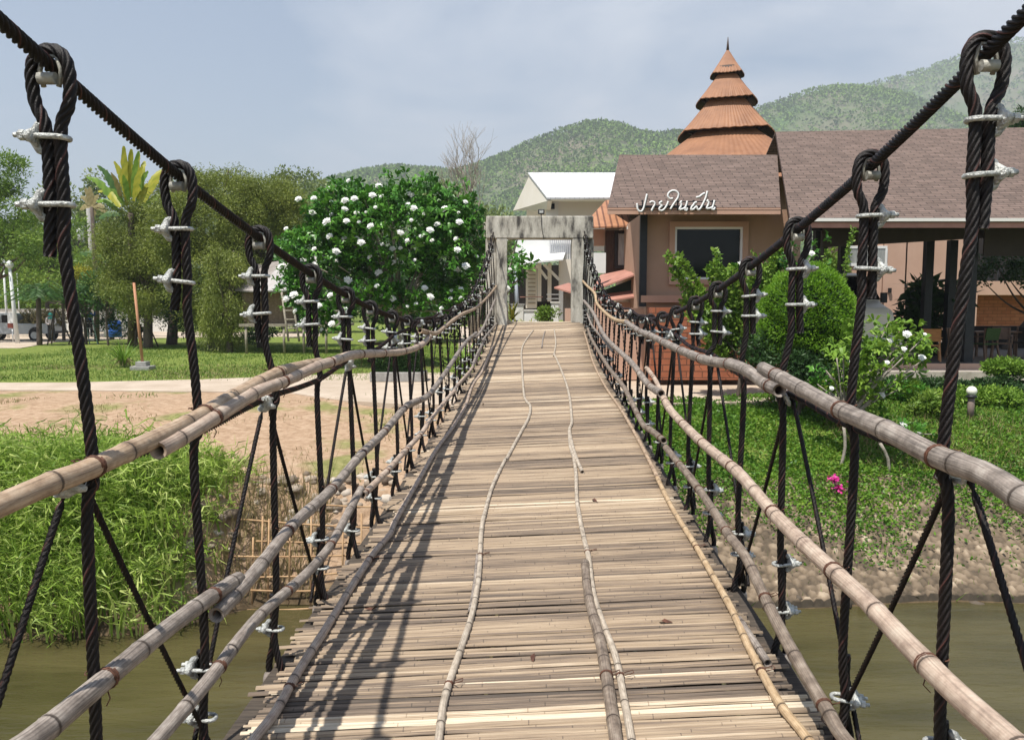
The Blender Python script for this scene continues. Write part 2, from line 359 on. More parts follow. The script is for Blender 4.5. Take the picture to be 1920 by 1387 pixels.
M['skin'] = mat('skin', (.22, .12, .08), None, rough=.6)
M['shirt_grey'] = mat('pale_shirt', (.50, .44, .42), (.56, .50, .47), 6, .9)
M['shirt_blue'] = mat('blue_shirt', (.03, .09, .28), (.05, .12, .34), 6, .9)
M['shirt_black'] = mat('black_shirt', (.012, .012, .014), (.02, .02, .022), 6, .9)
M['teal'] = mat('teal_scarf', (.04, .26, .22), (.06, .32, .27), 6, .9)
M['trouser'] = mat('dark_trousers', (.03, .03, .035), (.05, .05, .055), 6, .9)
M['hair'] = mat('black_hair', (.01, .008, .007), None, rough=.5)
M['jean'] = mat('pale_trousers', (.30, .30, .28), (.36, .36, .33), 6, .9)

# ------------------------------------------------------------------ foliage tools
def unit(a): return a/np.maximum(np.linalg.norm(a, axis=1, keepdims=True), 1e-9)
def leaf_quads(B, D, Ln, W, bend=.25, S=None):
    """diamond-ish 2-quad bent leaves: B base (n,3), D dir, Ln length (n,), W width (n,)"""
    n = len(B); D = unit(D)
    if S is None:
        S = unit(np.cross(D, R.normal(size=(n, 3))))
    Nn = unit(np.cross(S, D))
    Ln = np.broadcast_to(Ln, (n,))[:, None]; W = np.broadcast_to(W, (n,))[:, None]
    m1 = B+D*Ln*.35; m2 = B+D*Ln*.72+Nn*Ln*bend*.12; tip = B+D*Ln-Nn*Ln*bend*.2
    V = np.stack([B, m1+S*W*.42, m2+S*W*.5, tip, m2-S*W*.5, m1-S*W*.42], 1)  # n,6,3
    base = np.arange(n)[:, None]*6
    F = np.concatenate([base+np.array([[0, 1, 2, 5]]), base+np.array([[5, 2, 3, 4]])], 0)
    return V.reshape(-1, 3), F
def diamonds(B, D, Ln, W):
    n = len(B); D = unit(D); S = unit(np.cross(D, R.normal(size=(n, 3))))
    Ln = np.broadcast_to(Ln, (n,))[:, None]; W = np.broadcast_to(W, (n,))[:, None]
    V = np.stack([B, B+D*Ln*.45+S*W*.5, B+D*Ln, B+D*Ln*.45-S*W*.5], 1)
    F = np.arange(n)[:, None]*4+np.array([[0, 1, 2, 3]])
    return V.reshape(-1, 3), F
def clumps(ells, n_sub, shell=.6):
    """sub-clump centres spread through ellipsoids; (cx,cy,cz,rx,ry,rz)"""
    vol = np.array([e[3]*e[5] for e in ells]); vol = vol/vol.sum(); out = []
    for e, q in zip(ells, vol):
        k = max(3, int(n_sub*q)); d = unit(R.normal(size=(k, 3)))
        r = (shell+(1-shell)*R.rand(k)**.6)[:, None]
        out.append(np.array(e[:3])+d*r*np.array(e[3:6]))
    return np.concatenate(out)
def ell_tree(name, label, cat, base, ells, leafmat, n_sub=160, per=90, rc=.4, ll=.12, lw=.05, trunk=None, barkm='bark', group=None, droop=0, flat=.7, shell=.55, limbs=10, extra=None, tname='trunk'):
    root = empty(name, base, label, cat, group)
    cs = clumps(ells, n_sub, shell); nC = len(cs)
    rcs = rc*(.6+.8*R.rand(nC)); per_i = np.maximum(4, (per*(.5+R.rand(nC))).astype(int))
    idx = np.repeat(np.arange(nC), per_i); n = len(idx)
    off = unit(R.normal(size=(n, 3)))*(R.rand(n, 1)**.45)*rcs[idx][:, None]; off[:, 2] *= flat
    B = cs[idx]+off; B[:, 2] -= droop*R.rand(n)*rcs[idx]*2
    D = off/np.maximum(rcs[idx][:, None], .01)+R.normal(size=(n, 3))*.6; D[:, 2] += .15-droop*1.5
    ct = R.rand(nC); tint = np.clip(ct[idx]*.55+R.rand(n)*.5, 0, 1)
    V, F = diamonds(B, D, ll*(.6+.8*R.rand(n)), lw*(.7+.6*R.rand(n)))
    np_mesh('crown', V, F, leafmat, root, np.repeat(tint, 4))
    mb = MB(); b = Vector(base)
    if trunk:
        tr, ttop = trunk
        top = Vector(ttop)
        mid = b.lerp(top, .5)+Vector((rnd.uniform(-.1, .1), 0, 0))
        path = catmull([b-Vector((0, 0, .1)), mid, top], .25); nn = len(path)
        mb.tube(path, [tr*(1.25-.6*i/nn) for i in range(nn)], 9)
        sel = R.choice(nC, min(limbs, nC), replace=False)
        for i in sel:
            c = Vector(cs[i]); q = b.lerp(top, rnd.uniform(.55, 1)); m_ = q.lerp(c, .5)+Vector((0, 0, -.08*(c-q).length))
            pp = catmull([q, m_, c], .3); k = len(pp)
            mb.tube(pp, [max(.008, tr*.5*(1-.85*j/k)) for j in range(k)], 6)
        mb.build(tname, M[barkm], root)
    return root, cs
def foliage(name, c0, c1, c2, transl=.3, rough=.5):
    return tintmat(name, [(0, c0), (.5, c1), (1, c2)], rough=rough, transl=transl)
FM = {
 'olive': foliage('olive_leaves', (.10, .14, .025), (.19, .235, .04), (.31, .35, .07)),
 'bright': foliage('bright_leaves', (.08, .15, .022), (.155, .26, .036), (.28, .38, .06)),
 'frangi': foliage('frangipani_leaves', (.03, .105, .014), (.065, .20, .022), (.15, .34, .045), .22, .38),
 'bush': foliage('topiary_leaves', (.08, .20, .012), (.17, .34, .022), (.28, .45, .04)),
 'lime': foliage('lime_leaves', (.10, .20, .022), (.17, .30, .035), (.27, .40, .06)),
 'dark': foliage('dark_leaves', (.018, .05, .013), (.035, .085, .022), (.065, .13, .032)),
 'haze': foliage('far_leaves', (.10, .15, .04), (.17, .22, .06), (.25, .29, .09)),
 'yellow': foliage('yellow_green_leaves', (.20, .24, .02), (.36, .36, .03), (.5, .42, .05)),
 'reed': foliage('reed_blades', (.13, .23, .03), (.31, .45, .07), (.58, .66, .22), .4),
 'cover': foliage('ground_cover_leaves', (.05, .14, .014), (.12, .25, .024), (.25, .36, .045), .3),
 'grass': foliage('lawn_blades', (.07, .15, .018), (.13, .22, .03), (.22, .28, .06), .25),
 'drygrass': foliage('dry_blades', (.16, .15, .05), (.28, .23, .10), (.36, .29, .15), .2),
 'palm': foliage('palm_leaves', (.03, .09, .02), (.06, .14, .03), (.11, .2, .04)),
 'forest': foliage('hill_forest', (.11, .185, .04), (.165, .27, .045), (.235, .36, .055), 0, .9),
}
M['petal'] = mat('white_petals', (.80, .80, .76), (.86, .86, .82), 5, .6)
M['magenta'] = mat('magenta_bracts', (.55, .02, .22), (.65, .04, .30), 9, .6)

# ================================================================== TERRAIN
ZW = -4.0; ZG = -2.1
def vnoise(x, y, seed=0):
    """cheap value noise, numpy"""
    xi = np.floor(x).astype(int); yi = np.floor(y).astype(int); xf = x-xi; yf = y-yi
    h = lambda a, b: (np.sin(a*127.1+b*311.7+seed*74.7)*43758.5453) % 1.0
    u = xf*xf*(3-2*xf); v = yf*yf*(3-2*yf)
    return (h(xi, yi)*(1-u)+h(xi+1, yi)*u)*(1-v)+(h(xi, yi+1)*(1-u)+h(xi+1, yi+1)*u)*v
def fbm(x, y, seed=0, o=4):
    s = 0; a = .5
    for i in range(o): s = s+a*vnoise(x*2**i, y*2**i, seed+i); a *= .5
    return s
def waterline(x):
    t = np.clip((x+4.6)/1.6, 0, 1); t = t*t*(3-2*t)
    return 8.85+t*.9+.12*np.sin(x*1.3)
def hgt(x, y):
    x = np.asarray(x, float); y = np.asarray(y, float)
    yb = waterline(x); d = y-yb
    left = np.where(d < .9, ZW+d*1.55, np.where(d < 1.6, ZW+1.395+(d-.9)*.15, ZW+1.5+(d-1.6)*.072))
    left = np.minimum(left, ZG)
    right = np.minimum(ZW+.02+d*.335, np.minimum(-2.30+(d-5.2)*.12, ZG))
    t = np.clip((x-.2)/1.6, 0, 1); land = left*(1-t)+right*t
    land = land+(fbm(x*1.3, y*1.3, 3)-.5)*.10*np.clip(d/1.0, 0, 1)*np.clip((19-y)/3, 0, 1)
    bed = np.maximum(ZW+d*.7, -5.3)
    near = np.where(y < -6, np.minimum(-4.0+(-6-y)*.6, -2.1), -5.3)
    return np.where(d > 0, land, np.maximum(bed, near))
def grid_sheet(name, xs, ys, fz, m, **k):
    X, Y = np.meshgrid(xs, ys); Z = fz(X, Y); V = np.stack([X, Y, Z], -1).reshape(-1, 3)
    nx, ny = len(xs), len(ys); i = (np.arange(ny-1)[:, None]*nx+np.arange(nx-1)[None]).ravel()
    F = np.stack([i, i+1, i+1+nx, i+nx], 1); return np_mesh(name, V, F, m, smooth=True, **k)
def groundmat():
    m, n, l, b = newmat('ground')
    tc = n.new('ShaderNodeTexCoord'); sx = n.new('ShaderNodeSeparateXYZ'); l.new(tc.outputs['Object'], sx.inputs[0])
    no = n.new('ShaderNodeTexNoise'); no.inputs['Scale'].default_value = .55; no.inputs['Detail'].default_value = 8; l.new(tc.outputs['Object'], no.inputs['Vector'])
    n2 = n.new('ShaderNodeTexNoise'); n2.inputs['Scale'].default_value = 7; n2.inputs['Detail'].default_value = 8; n2.inputs['Roughness'].default_value = .7; l.new(tc.outputs['Object'], n2.inputs['Vector'])
    def ramp(src, cols):
        r = n.new('ShaderNodeValToRGB'); e = r.color_ramp.elements
        for i, (p, c) in enumerate(cols):
            x = e[i] if i < 2 else e.new(p); x.position = p; x.color = c+(1,)
        l.new(src, r.inputs[0]); return r.outputs[0]
    sand = ramp(n2.outputs['Fac'], [(.3, (.25, .165, .10)), (.5, (.40, .275, .18)), (.7, (.50, .37, .26))])
    grass = ramp(n2.outputs['Fac'], [(.3, (.08, .12, .025)), (.5, (.15, .20, .04)), (.72, (.28, .28, .09))])
    mud = ramp(n2.outputs['Fac'], [(.3, (.05, .035, .02)), (.6, (.14, .10, .06))])
    # grass beyond the path (y > 20.5), broken edge; patches on the sand
    ad = n.new('ShaderNodeMath'); ad.operation = 'MULTIPLY_ADD'; ad.inputs[1].default_value = 3.0; l.new(no.outputs['Fac'], ad.inputs[0]); l.new(sx.outputs['Y'], ad.inputs[2])
    mr = n.new('ShaderNodeMapRange'); mr.inputs[1].default_value = 21.5; mr.inputs[2].default_value = 22.3; l.new(ad.outputs[0], mr.inputs[0])
    patch = n.new('ShaderNodeMapRange'); patch.inputs[1].default_value = .56; patch.inputs[2].default_value = .64; l.new(no.outputs['Fac'], patch.inputs[0])
    pm = n.new('ShaderNodeMath'); pm.operation = 'MULTIPLY'; pm.inputs[1].default_value = .7; l.new(patch.outputs[0], pm.inputs[0])
    rx = n.new('ShaderNodeMapRange'); rx.inputs[1].default_value = .5; rx.inputs[2].default_value = 1.6; l.new(sx.outputs['X'], rx.inputs[0])
    zz = n.new('ShaderNodeMapRange'); zz.inputs[1].default_value = -3.25; zz.inputs[2].default_value = -3.0; l.new(sx.outputs['Z'], zz.inputs[0])
    rz = n.new('ShaderNodeMath'); rz.operation = 'MULTIPLY'; l.new(rx.outputs[0], rz.inputs[0]); l.new(zz.outputs[0], rz.inputs[1])
    a = n.new('ShaderNodeMath'); a.operation = 'MAXIMUM'; l.new(mr.outputs[0], a.inputs[0]); l.new(pm.outputs[0], a.inputs[1])
    a2 = n.new('ShaderNodeMath'); a2.operation = 'MAXIMUM'; l.new(a.outputs[0], a2.inputs[0]); l.new(rz.outputs[0], a2.inputs[1])
    mx = n.new('ShaderNodeMix'); mx.data_type = 'RGBA'; l.new(a2.outputs[0], mx.inputs[0]); l.new(sand, mx.inputs[6]); l.new(grass, mx.inputs[7])
    zl = n.new('ShaderNodeMapRange'); zl.inputs[1].default_value = -3.86; zl.inputs[2].default_value = -3.7; l.new(sx.outputs['Z'], zl.inputs[0])
    m3 = n.new('ShaderNodeMix'); m3.data_type = 'RGBA'; l.new(zl.outputs[0], m3.inputs[0]); l.new(mud, m3.inputs[6]); l.new(mx.outputs[2], m3.inputs[7])
    l.new(m3.outputs[2], b.inputs['Base Color']); b.inputs['Roughness'].default_value = .95; b.inputs['Specular IOR Level'].default_value = .1
    bp = n.new('ShaderNodeBump'); bp.inputs['Strength'].default_value = .9; bp.inputs['Distance'].default_value = .05
    l.new(n2.outputs['Fac'], bp.inputs['Height']); l.new(bp.outputs[0], b.inputs['Normal'])
    return m
xs = np.concatenate([[-3000, -800, -250, -90, -50, -35], np.arange(-28, 28.01, .35), [35, 50, 90, 250, 800, 3000]])
ys = np.concatenate([[-400, -80, -30, -14, -10, -8, -7], np.arange(-6, 8, .7), np.arange(8, 22, .16), np.arange(22, 60, 1.5), [75, 110, 200, 400, 900, 3000]])
tag(grid_sheet('ground', xs, ys, hgt, groundmat()), kind='structure')
# water
m, n, l, b = newmat('river_water')
b.inputs['Base Color'].default_value = (.105, .088, .036, 1); b.inputs['Roughness'].default_value = .04; b.inputs['Specular IOR Level'].default_value = .4
tc = n.new('ShaderNodeTexCoord'); mp = n.new('ShaderNodeMapping'); mp.inputs['Scale'].default_value = (.55, 2.2, 1); l.new(tc.outputs['Object'], mp.inputs[0])
no = n.new('ShaderNodeTexNoise'); no.inputs['Scale'].default_value = 2.4; no.inputs['Detail'].default_value = 6; no.inputs['Roughness'].default_value = .6; l.new(mp.outputs[0], no.inputs['Vector'])
n2 = n.new('ShaderNodeTexNoise'); n2.inputs['Scale'].default_value = .7; n2.inputs['Detail'].default_value = 3; l.new(mp.outputs[0], n2.inputs['Vector'])
rp = n.new('ShaderNodeValToRGB'); rp.color_ramp.elements[0].position = .35; rp.color_ramp.elements[0].color = (.05, .044, .017, 1); rp.color_ramp.elements[1].position = .65; rp.color_ramp.elements[1].color = (.085, .073, .03, 1)
l.new(n2.outputs['Fac'], rp.inputs[0]); l.new(rp.outputs[0], b.inputs['Base Color'])
bp = n.new('ShaderNodeBump'); bp.inputs['Strength'].default_value = .8; bp.inputs['Distance'].default_value = .04
l.new(no.outputs['Fac'], bp.inputs['Height']); l.new(bp.outputs[0], b.inputs['Normal']); M['water'] = m
tag(grid_sheet('river_water', np.array([-3000., -30, 30, 3000]), np.array([-9.5, 11.5]), lambda x, y: x*0+ZW, M['water']), kind='structure')
# path strip along the bank: a sheet 15 mm above the soil
pathm = mat('pale_concrete_path', (.40, .32, .24), (.52, .43, .34), 1.1, .9, .3, 30, c3=(.58, .50, .41))
def sheet(name, pts, z, m, kind='structure'):
    mb = MB(); mb.slab([G(x, y, z)-Vector((0, 0, .2)) for x, y in pts], (0, 0, 1), .2); o = mb.build(name, m); tag(o, kind=kind); return o
sheet('path', [(-700, 731), (120, 731), (330, 733), (540, 735), (640, 750), (760, 758), (1240, 757), (1452, 752), (1600, 735), (1560, 700), (1300, 694), (700, 699), (560, 704), (380, 711), (120, 717), (-700, 718)], ZG+.03, pathm)
sheet('driveway', [(-900, 655), (40, 652), (110, 640), (300, 633), (600, 630), (600, 622), (-900, 622)], ZG+.03, pathm)

sheet('bounce_paving', [(860, 690), (1240, 690), (1240, 612), (860, 612)], ZG+.04, pathm)  # paving added to keep green lawn bounce off the white house walls
# stone revetment on the right bank, real stones raised in the sheet
def revet():
    xs = np.arange(1.3, 13.5, .035); ys_ = np.linspace(0, 1, 105)
    X, T = np.meshgrid(xs, ys_); Y = waterline(X)-.12+T*3.1
    cs = .13; gx = np.floor(X/cs).astype(int); gy = np.floor(Y/cs).astype(int); best = np.full(X.shape, 9.); sec = best.copy(); idv = np.zeros(X.shape)
    for dx in (-1, 0, 1):
        for dy in (-1, 0, 1):
            a = gx+dx; b_ = gy+dy
            hx = (np.sin(a*12.9+b_*78.2)*43758.5) % 1; hy = (np.sin(a*39.3+b_*11.1)*24634.6) % 1
            d = np.hypot(X-(a+hx)*cs, Y-(b_+hy)*cs)
            new = d < best; sec = np.where(new, best, np.minimum(sec, d)); idv = np.where(new, (hx*7.3+hy*3.1) % 1, idv); best = np.where(new, d, best)
    e = np.clip((sec-best)/.05, 0, 1); Z = hgt(X, Y)+.02+.05*np.sqrt(e)+.02*fbm(X*20, Y*20, 5)*e
    Z = np.where(T < .04, ZW-.2, Z)
    V = np.stack([X, Y, Z], -1).reshape(-1, 3); nx, ny = len(xs), len(ys_)
    i = (np.arange(ny-1)[:, None]*nx+np.arange(nx-1)[None]).ravel(); F = np.stack([i, i+1, i+1+nx, i+nx], 1)
    mm = tintmat('river_stone', [(0, (.04, .032, .022)), (.35, (.145, .108, .072)), (.7, (.25, .19, .13)), (1, (.42, .34, .245))], rough=.95, noise=(7, .4), bump=.6, bscale=60)
    tag(np_mesh('stone_bank', V, F, mm, None, (np.clip((idv*.75+.2)*(.3+.7*e)*(.7+.6*fbm(X*2, Y*2, 77)), 0, 1)*(T > .05)).ravel(), smooth=True), kind='structure')  # tint goes black along the waterline, painting the shadow of an undercut
revet()
def rocks(name, spots, mm, **k):
    ico = [(-.53,.85,0),(.53,.85,0),(-.53,-.85,0),(.53,-.85,0),(0,-.53,.85),(0,.53,.85),(0,-.53,-.85),(0,.53,-.85),(.85,0,-.53),(.85,0,.53),(-.85,0,-.53),(-.85,0,.53)]
    fs = np.array([(0,11,5),(0,5,1),(0,1,7),(0,7,10),(0,10,11),(1,5,9),(5,11,4),(11,10,2),(10,7,6),(7,1,8),(3,9,4),(3,4,2),(3,2,6),(3,6,8),(3,8,9),(4,9,5),(2,4,11),(6,2,10),(8,6,7),(9,8,1)])
    ico = np.array(ico); Vs = []; Fs = []; T = []
    for i, (x, y, z, s) in enumerate(spots):
        v = ico*(1+R.normal(size=(12, 1))*.16)*np.array([s*R.uniform(.8, 1.4), s*R.uniform(.7, 1.1), s*R.uniform(.5, .8)])
        a = R.rand()*6.28; v = v@np.array([[math.cos(a), -math.sin(a), 0], [math.sin(a), math.cos(a), 0], [0, 0, 1]])
        Vs.append(v+np.array([x, y, z])); Fs.append(fs+12*i); T += [R.rand()]*12
    return np_mesh(name, np.concatenate(Vs), np.concatenate(Fs), mm, tint=T, **k)
# ================================================================== HILLS
def hill(name, prof, D, front, seed, ntree):
    """prof: pixel skyline; D distance of the ridge; real terrain with its own forest"""
    px = [p[0] for p in prof]; hx = []; hz = []
    for x, y in prof:
        q = P(x, y, D); hx.append(q.x); hz.append(q.z-ZG)
    xs = np.arange(hx[0], hx[-1], D*.008); ys = np.linspace(D-front, D+front*.8, 60)
    def f(x, y):
        x2 = x+(fbm(x/120, y/120, seed)-.5)*60*np.clip(np.abs(y-D)/front*3, 0, 1)
        h = np.interp(x2, hx, hz); t = np.clip(np.abs(y-D)/front, 0, 1)
        s = (1-t)**1.15; h = h*s*(1+.35*(fbm(x/90, y/110, seed+5)-.5)*np.clip(t*4, 0, 1))
        return ZG-1+h
    tag(grid_sheet(name, xs, ys, f, M['hillsoil']), kind='structure')
    X = R.uniform(hx[0], hx[-1], ntree); Y = D-front*.93*R.rand(ntree)**1.0
    k = int(ntree*.22); Y[:k] = D+R.normal(size=k)*front*.05; k = k//2
    Z = f(X, Y); s = (D/1000)**.8*R.uniform(2.8, 5.0, ntree)
    patch = fbm(X/70, Y/70, seed+9); tint = np.clip((patch-.25)*1.5+R.normal(size=ntree)*.04, 0, 1)
    keep = R.rand(ntree) < .55+1.0*np.clip(tint, 0, 1)
    X, Y, Z, s, tint = X[keep], Y[keep], Z[keep], s[keep], tint[keep]; n = len(X)
    # each crown: dense burst of leaf-cluster faces
    per = 5; idx = np.repeat(np.arange(n), per); d = unit(R.normal(size=(n*per, 3))); d[:, 2] = np.abs(d[:, 2])*.9
    c = np.stack([X, Y, Z+s*.8], 1)[idx]; B = c-np.array([0, 0, .5])*s[idx][:, None]+d*(s[idx]*.5)[:, None]
    V, F = diamonds(B, d*.5+R.normal(size=d.shape)*.6+np.array([0, 0, .3]), s[idx]*R.uniform(.5, 1.0, n*per), s[idx]*R.uniform(.4, .75, n*per))
    np_o = np_mesh('hill_forest', V, F, FM['forest'], None, np.repeat(np.clip(tint[idx]+R.normal(size=n*per)*.1, 0, 1), 4)); tag(np_o, kind='stuff')
M['hillsoil'] = mat('hill_scrub', (.08, .14, .04), (.17, .145, .10), .015, .95, c3=(.17, .22, .07))
hill('hill', [(200, 470), (420, 380), (540, 356), (590, 345), (630, 333), (690, 319), (740, 312), (800, 316), (850, 322), (895, 309), (950, 287), (1000, 263), (1060, 241), (1100, 230), (1130, 228), (1165, 234), (1200, 248), (1240, 251), (1275, 246), (1310, 262), (1420, 300), (1560, 330), (1700, 400), (1800, 470)], 900, 420, 2, 46000)
hill('hill', [(1130, 400), (1260, 290), (1340, 232), (1440, 196), (1500, 176), (1540, 164), (1600, 162), (1660, 168), (1710, 180), (1770, 205), (1850, 240), (1960, 262), (2150, 300), (2400, 360), (2600, 470)], 1050, 450, 7, 30000)
hill('hill', [(1380, 300), (1500, 215), (1600, 166), (1700, 140), (1760, 120), (1820, 99), (1870, 79), (1905, 74), (1950, 82), (2050, 100), (2200, 150), (2500, 300), (2700, 420)], 1500, 560, 12, 18000)

# ================================================================== BRIDGE
def xc(s): return -.05+s*54/1400
_ds = [-6, -3, 0, 2.3, 3.5, 5, 7, 9.5, 12, 14, 16.4, 17.2]; _dz = [-1.40, -1.43, -1.42, -1.37, -1.345, -1.30, -1.19, -1.07, -.90, -.69, -.40, -.32]
_fine = np.linspace(-6, 17.2, 300); _fz = np.interp(_fine, _ds, _dz)
for _ in range(60): _fz[1:-1] = (_fz[:-2]+_fz[2:]+_fz[1:-1]*2)/4
def zd(s, u=0): return float(np.interp(s, _fine, _fz))+.04*u
def zc(s, u=0): return -.13+(+.0208 if s < 7.2 else .0200)*(s-7.2)**2+.014*u+.03*max(0, 2.15-s)
def rail_z(s, u): return zd(s)+.01*u+1.06+min(.09, max(0, (s-3)*.03))-max(0, s-10)*.03
bridge = empty('suspension_bridge', (0.2, 7.0, -1.2), 'narrow rope suspension footbridge with split bamboo deck over the brown river', 'footbridge')
BOFF = Vector((.2, 7.0, -1.2))

def rope_mesh(mb, path, r, lay=.12, nsub=4, step=.008, seed=0, closed_ends=True):
    """six-strand wire rope swept along path; tint attribute carries the strand"""
    pts = catmull(path, step); fr = frames(pts); n = len(fr); seg = 6*nsub
    c = r*.667; s_ = r*.334; prof = []
    for k in range(seg):
        st = k//nsub; ph = ((k % nsub)/nsub-.5)*math.pi/3
        prof.append((c*math.cos(ph)+math.sqrt(max(0, s_*s_-(c*math.sin(ph))**2)), k*2*math.pi/seg, st, abs(ph) < .2))
    hot = seed % 6; base = len(mb.v); L_ = 0; vs = []; tint = []
    for i, (p, t, u, v) in enumerate(fr):
        if i: L_ += (p-fr[i-1][0]).length
        tw = L_/lay*2*math.pi
        for (rr, a, st, pk) in prof:
            aa = a+tw; vs.append(p+(u*math.cos(aa)+v*math.sin(aa))*rr)
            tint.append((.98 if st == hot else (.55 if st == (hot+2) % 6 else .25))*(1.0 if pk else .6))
    fs = [(i*seg+k, i*seg+(k+1) % seg, (i+1)*seg+(k+1) % seg, (i+1)*seg+k) for i in range(n-1) for k in range(seg)]
    mb.add(vs, fs, 0, True)
    for b_ in (base, base+(n-1)*seg): mb.f.append(tuple(b_+k for k in range(seg))); mb.m.append(0); mb.sm.append(False)
    mb.att.setdefault('tint', []); mb.att['tint'] += tint

# main cables and rail cables
for side in (-1, 1):
    mb = MB()
    lo = [(xc(s)+side*1.0, s, zc(s, side)) for s in np.arange(-3.5, 7.01, .25)]
    rope_mesh(mb, lo, .0165, .10, 4, .007, 1)
    hi = [(xc(s)+side*(1.0-.0*max(0, s-12)), s, zc(s, side)) for s in np.arange(7.0, 17.3, .5)]
    rope_mesh(mb, hi, .0165, .085, 2, .03, 1)
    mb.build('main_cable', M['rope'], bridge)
    mb = MB()
    pts = [(xc(s)+side*.985, s, rail_z(s, side)-.045+.012*math.sin(s*5)) for s in np.arange(-2.5, 17.0, .3)]
    rope_mesh(mb, pts, .0125, .10, 3, .011, 3)
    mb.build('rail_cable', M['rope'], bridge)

# rope clip, one mesh, x axis pointing outwards
def clip_mesh():
    mb = MB()
    U = [(.054, -.0195, 0), (.0, -.0195, 0)]+[(-.012-.0195*math.sin(a), -.0195*math.cos(a), 0) for a in np.linspace(0, math.pi, 9)]+[(0, .0195, 0), (.054, .0195, 0)]
    mb.tube(U, .0062, 9)
    # forged saddle: flared body made of lofted rings
    for (x0, hw, hh) in ((0, 0, 0),):
        ring = lambda x, a, b_: [(x, a*math.cos(t)*(1 if abs(math.cos(t)) < .8 else 1.12), b_*math.sin(t)) for t in np.linspace(0, 2*math.pi, 12, endpoint=False)]
        prof = [(.027, .019, .028), (.032, .030, .026), (.040, .031, .019), (.049, .027, .013), (.054, .020, .010)]
        vs = []; 
        for q in prof: vs += ring(*q)
        fs = [(i*12+k, i*12+(k+1) % 12, (i+1)*12+(k+1) % 12, (i+1)*12+k) for i in range(4) for k in range(12)]
        fs += [tuple(range(11, -1, -1)), tuple(range(48, 60))]; mb.add(vs, fs, 0, True)
    # ribs of the saddle gripping the rope above and below
    mb.tube([(.020, 0, .034), (.030, 0, .026), (.042, 0, .009)], [.006, .011, .010], 8); mb.tube([(.020, 0, -.034), (.030, 0, -.026), (.042, 0, -.009)], [.006, .011, .010], 8)
    for sy in (-1, 1):
        c = (.046, .0195*sy, 0)
        vs = [(x, .0195*sy+.0115*math.cos(a+.3), .0115*math.sin(a+.3)) for x in (.050, .062) for a in np.linspace(0, 2*math.pi, 6, endpoint=False)]
        mb.add(vs, [tuple(range(5, -1, -1)), tuple(range(6, 12))]+[(i, (i+1) % 6, (i+1) % 6+6, i+6) for i in range(6)])
        mb.tube([(.060, .0195*sy, 0), (.074, .0195*sy, 0)], .0058, 8)
    o = mb.build('rope_clip', M['galv'], None); return o
clip0 = clip_mesh(); clip_used = [False]
def put_clip(parent, pos, side, tilt=0, yaw=0, rx=0):
    if clip_used[0]:
        o = clip0.copy(); C.objects.link(o)
    else: o = clip0; clip_used[0] = True
    o.parent = parent; o.location = Vector(pos)-rootoff(parent)
    o.rotation_euler = (rx, tilt, (0 if side > 0 else math.pi)+yaw); return o

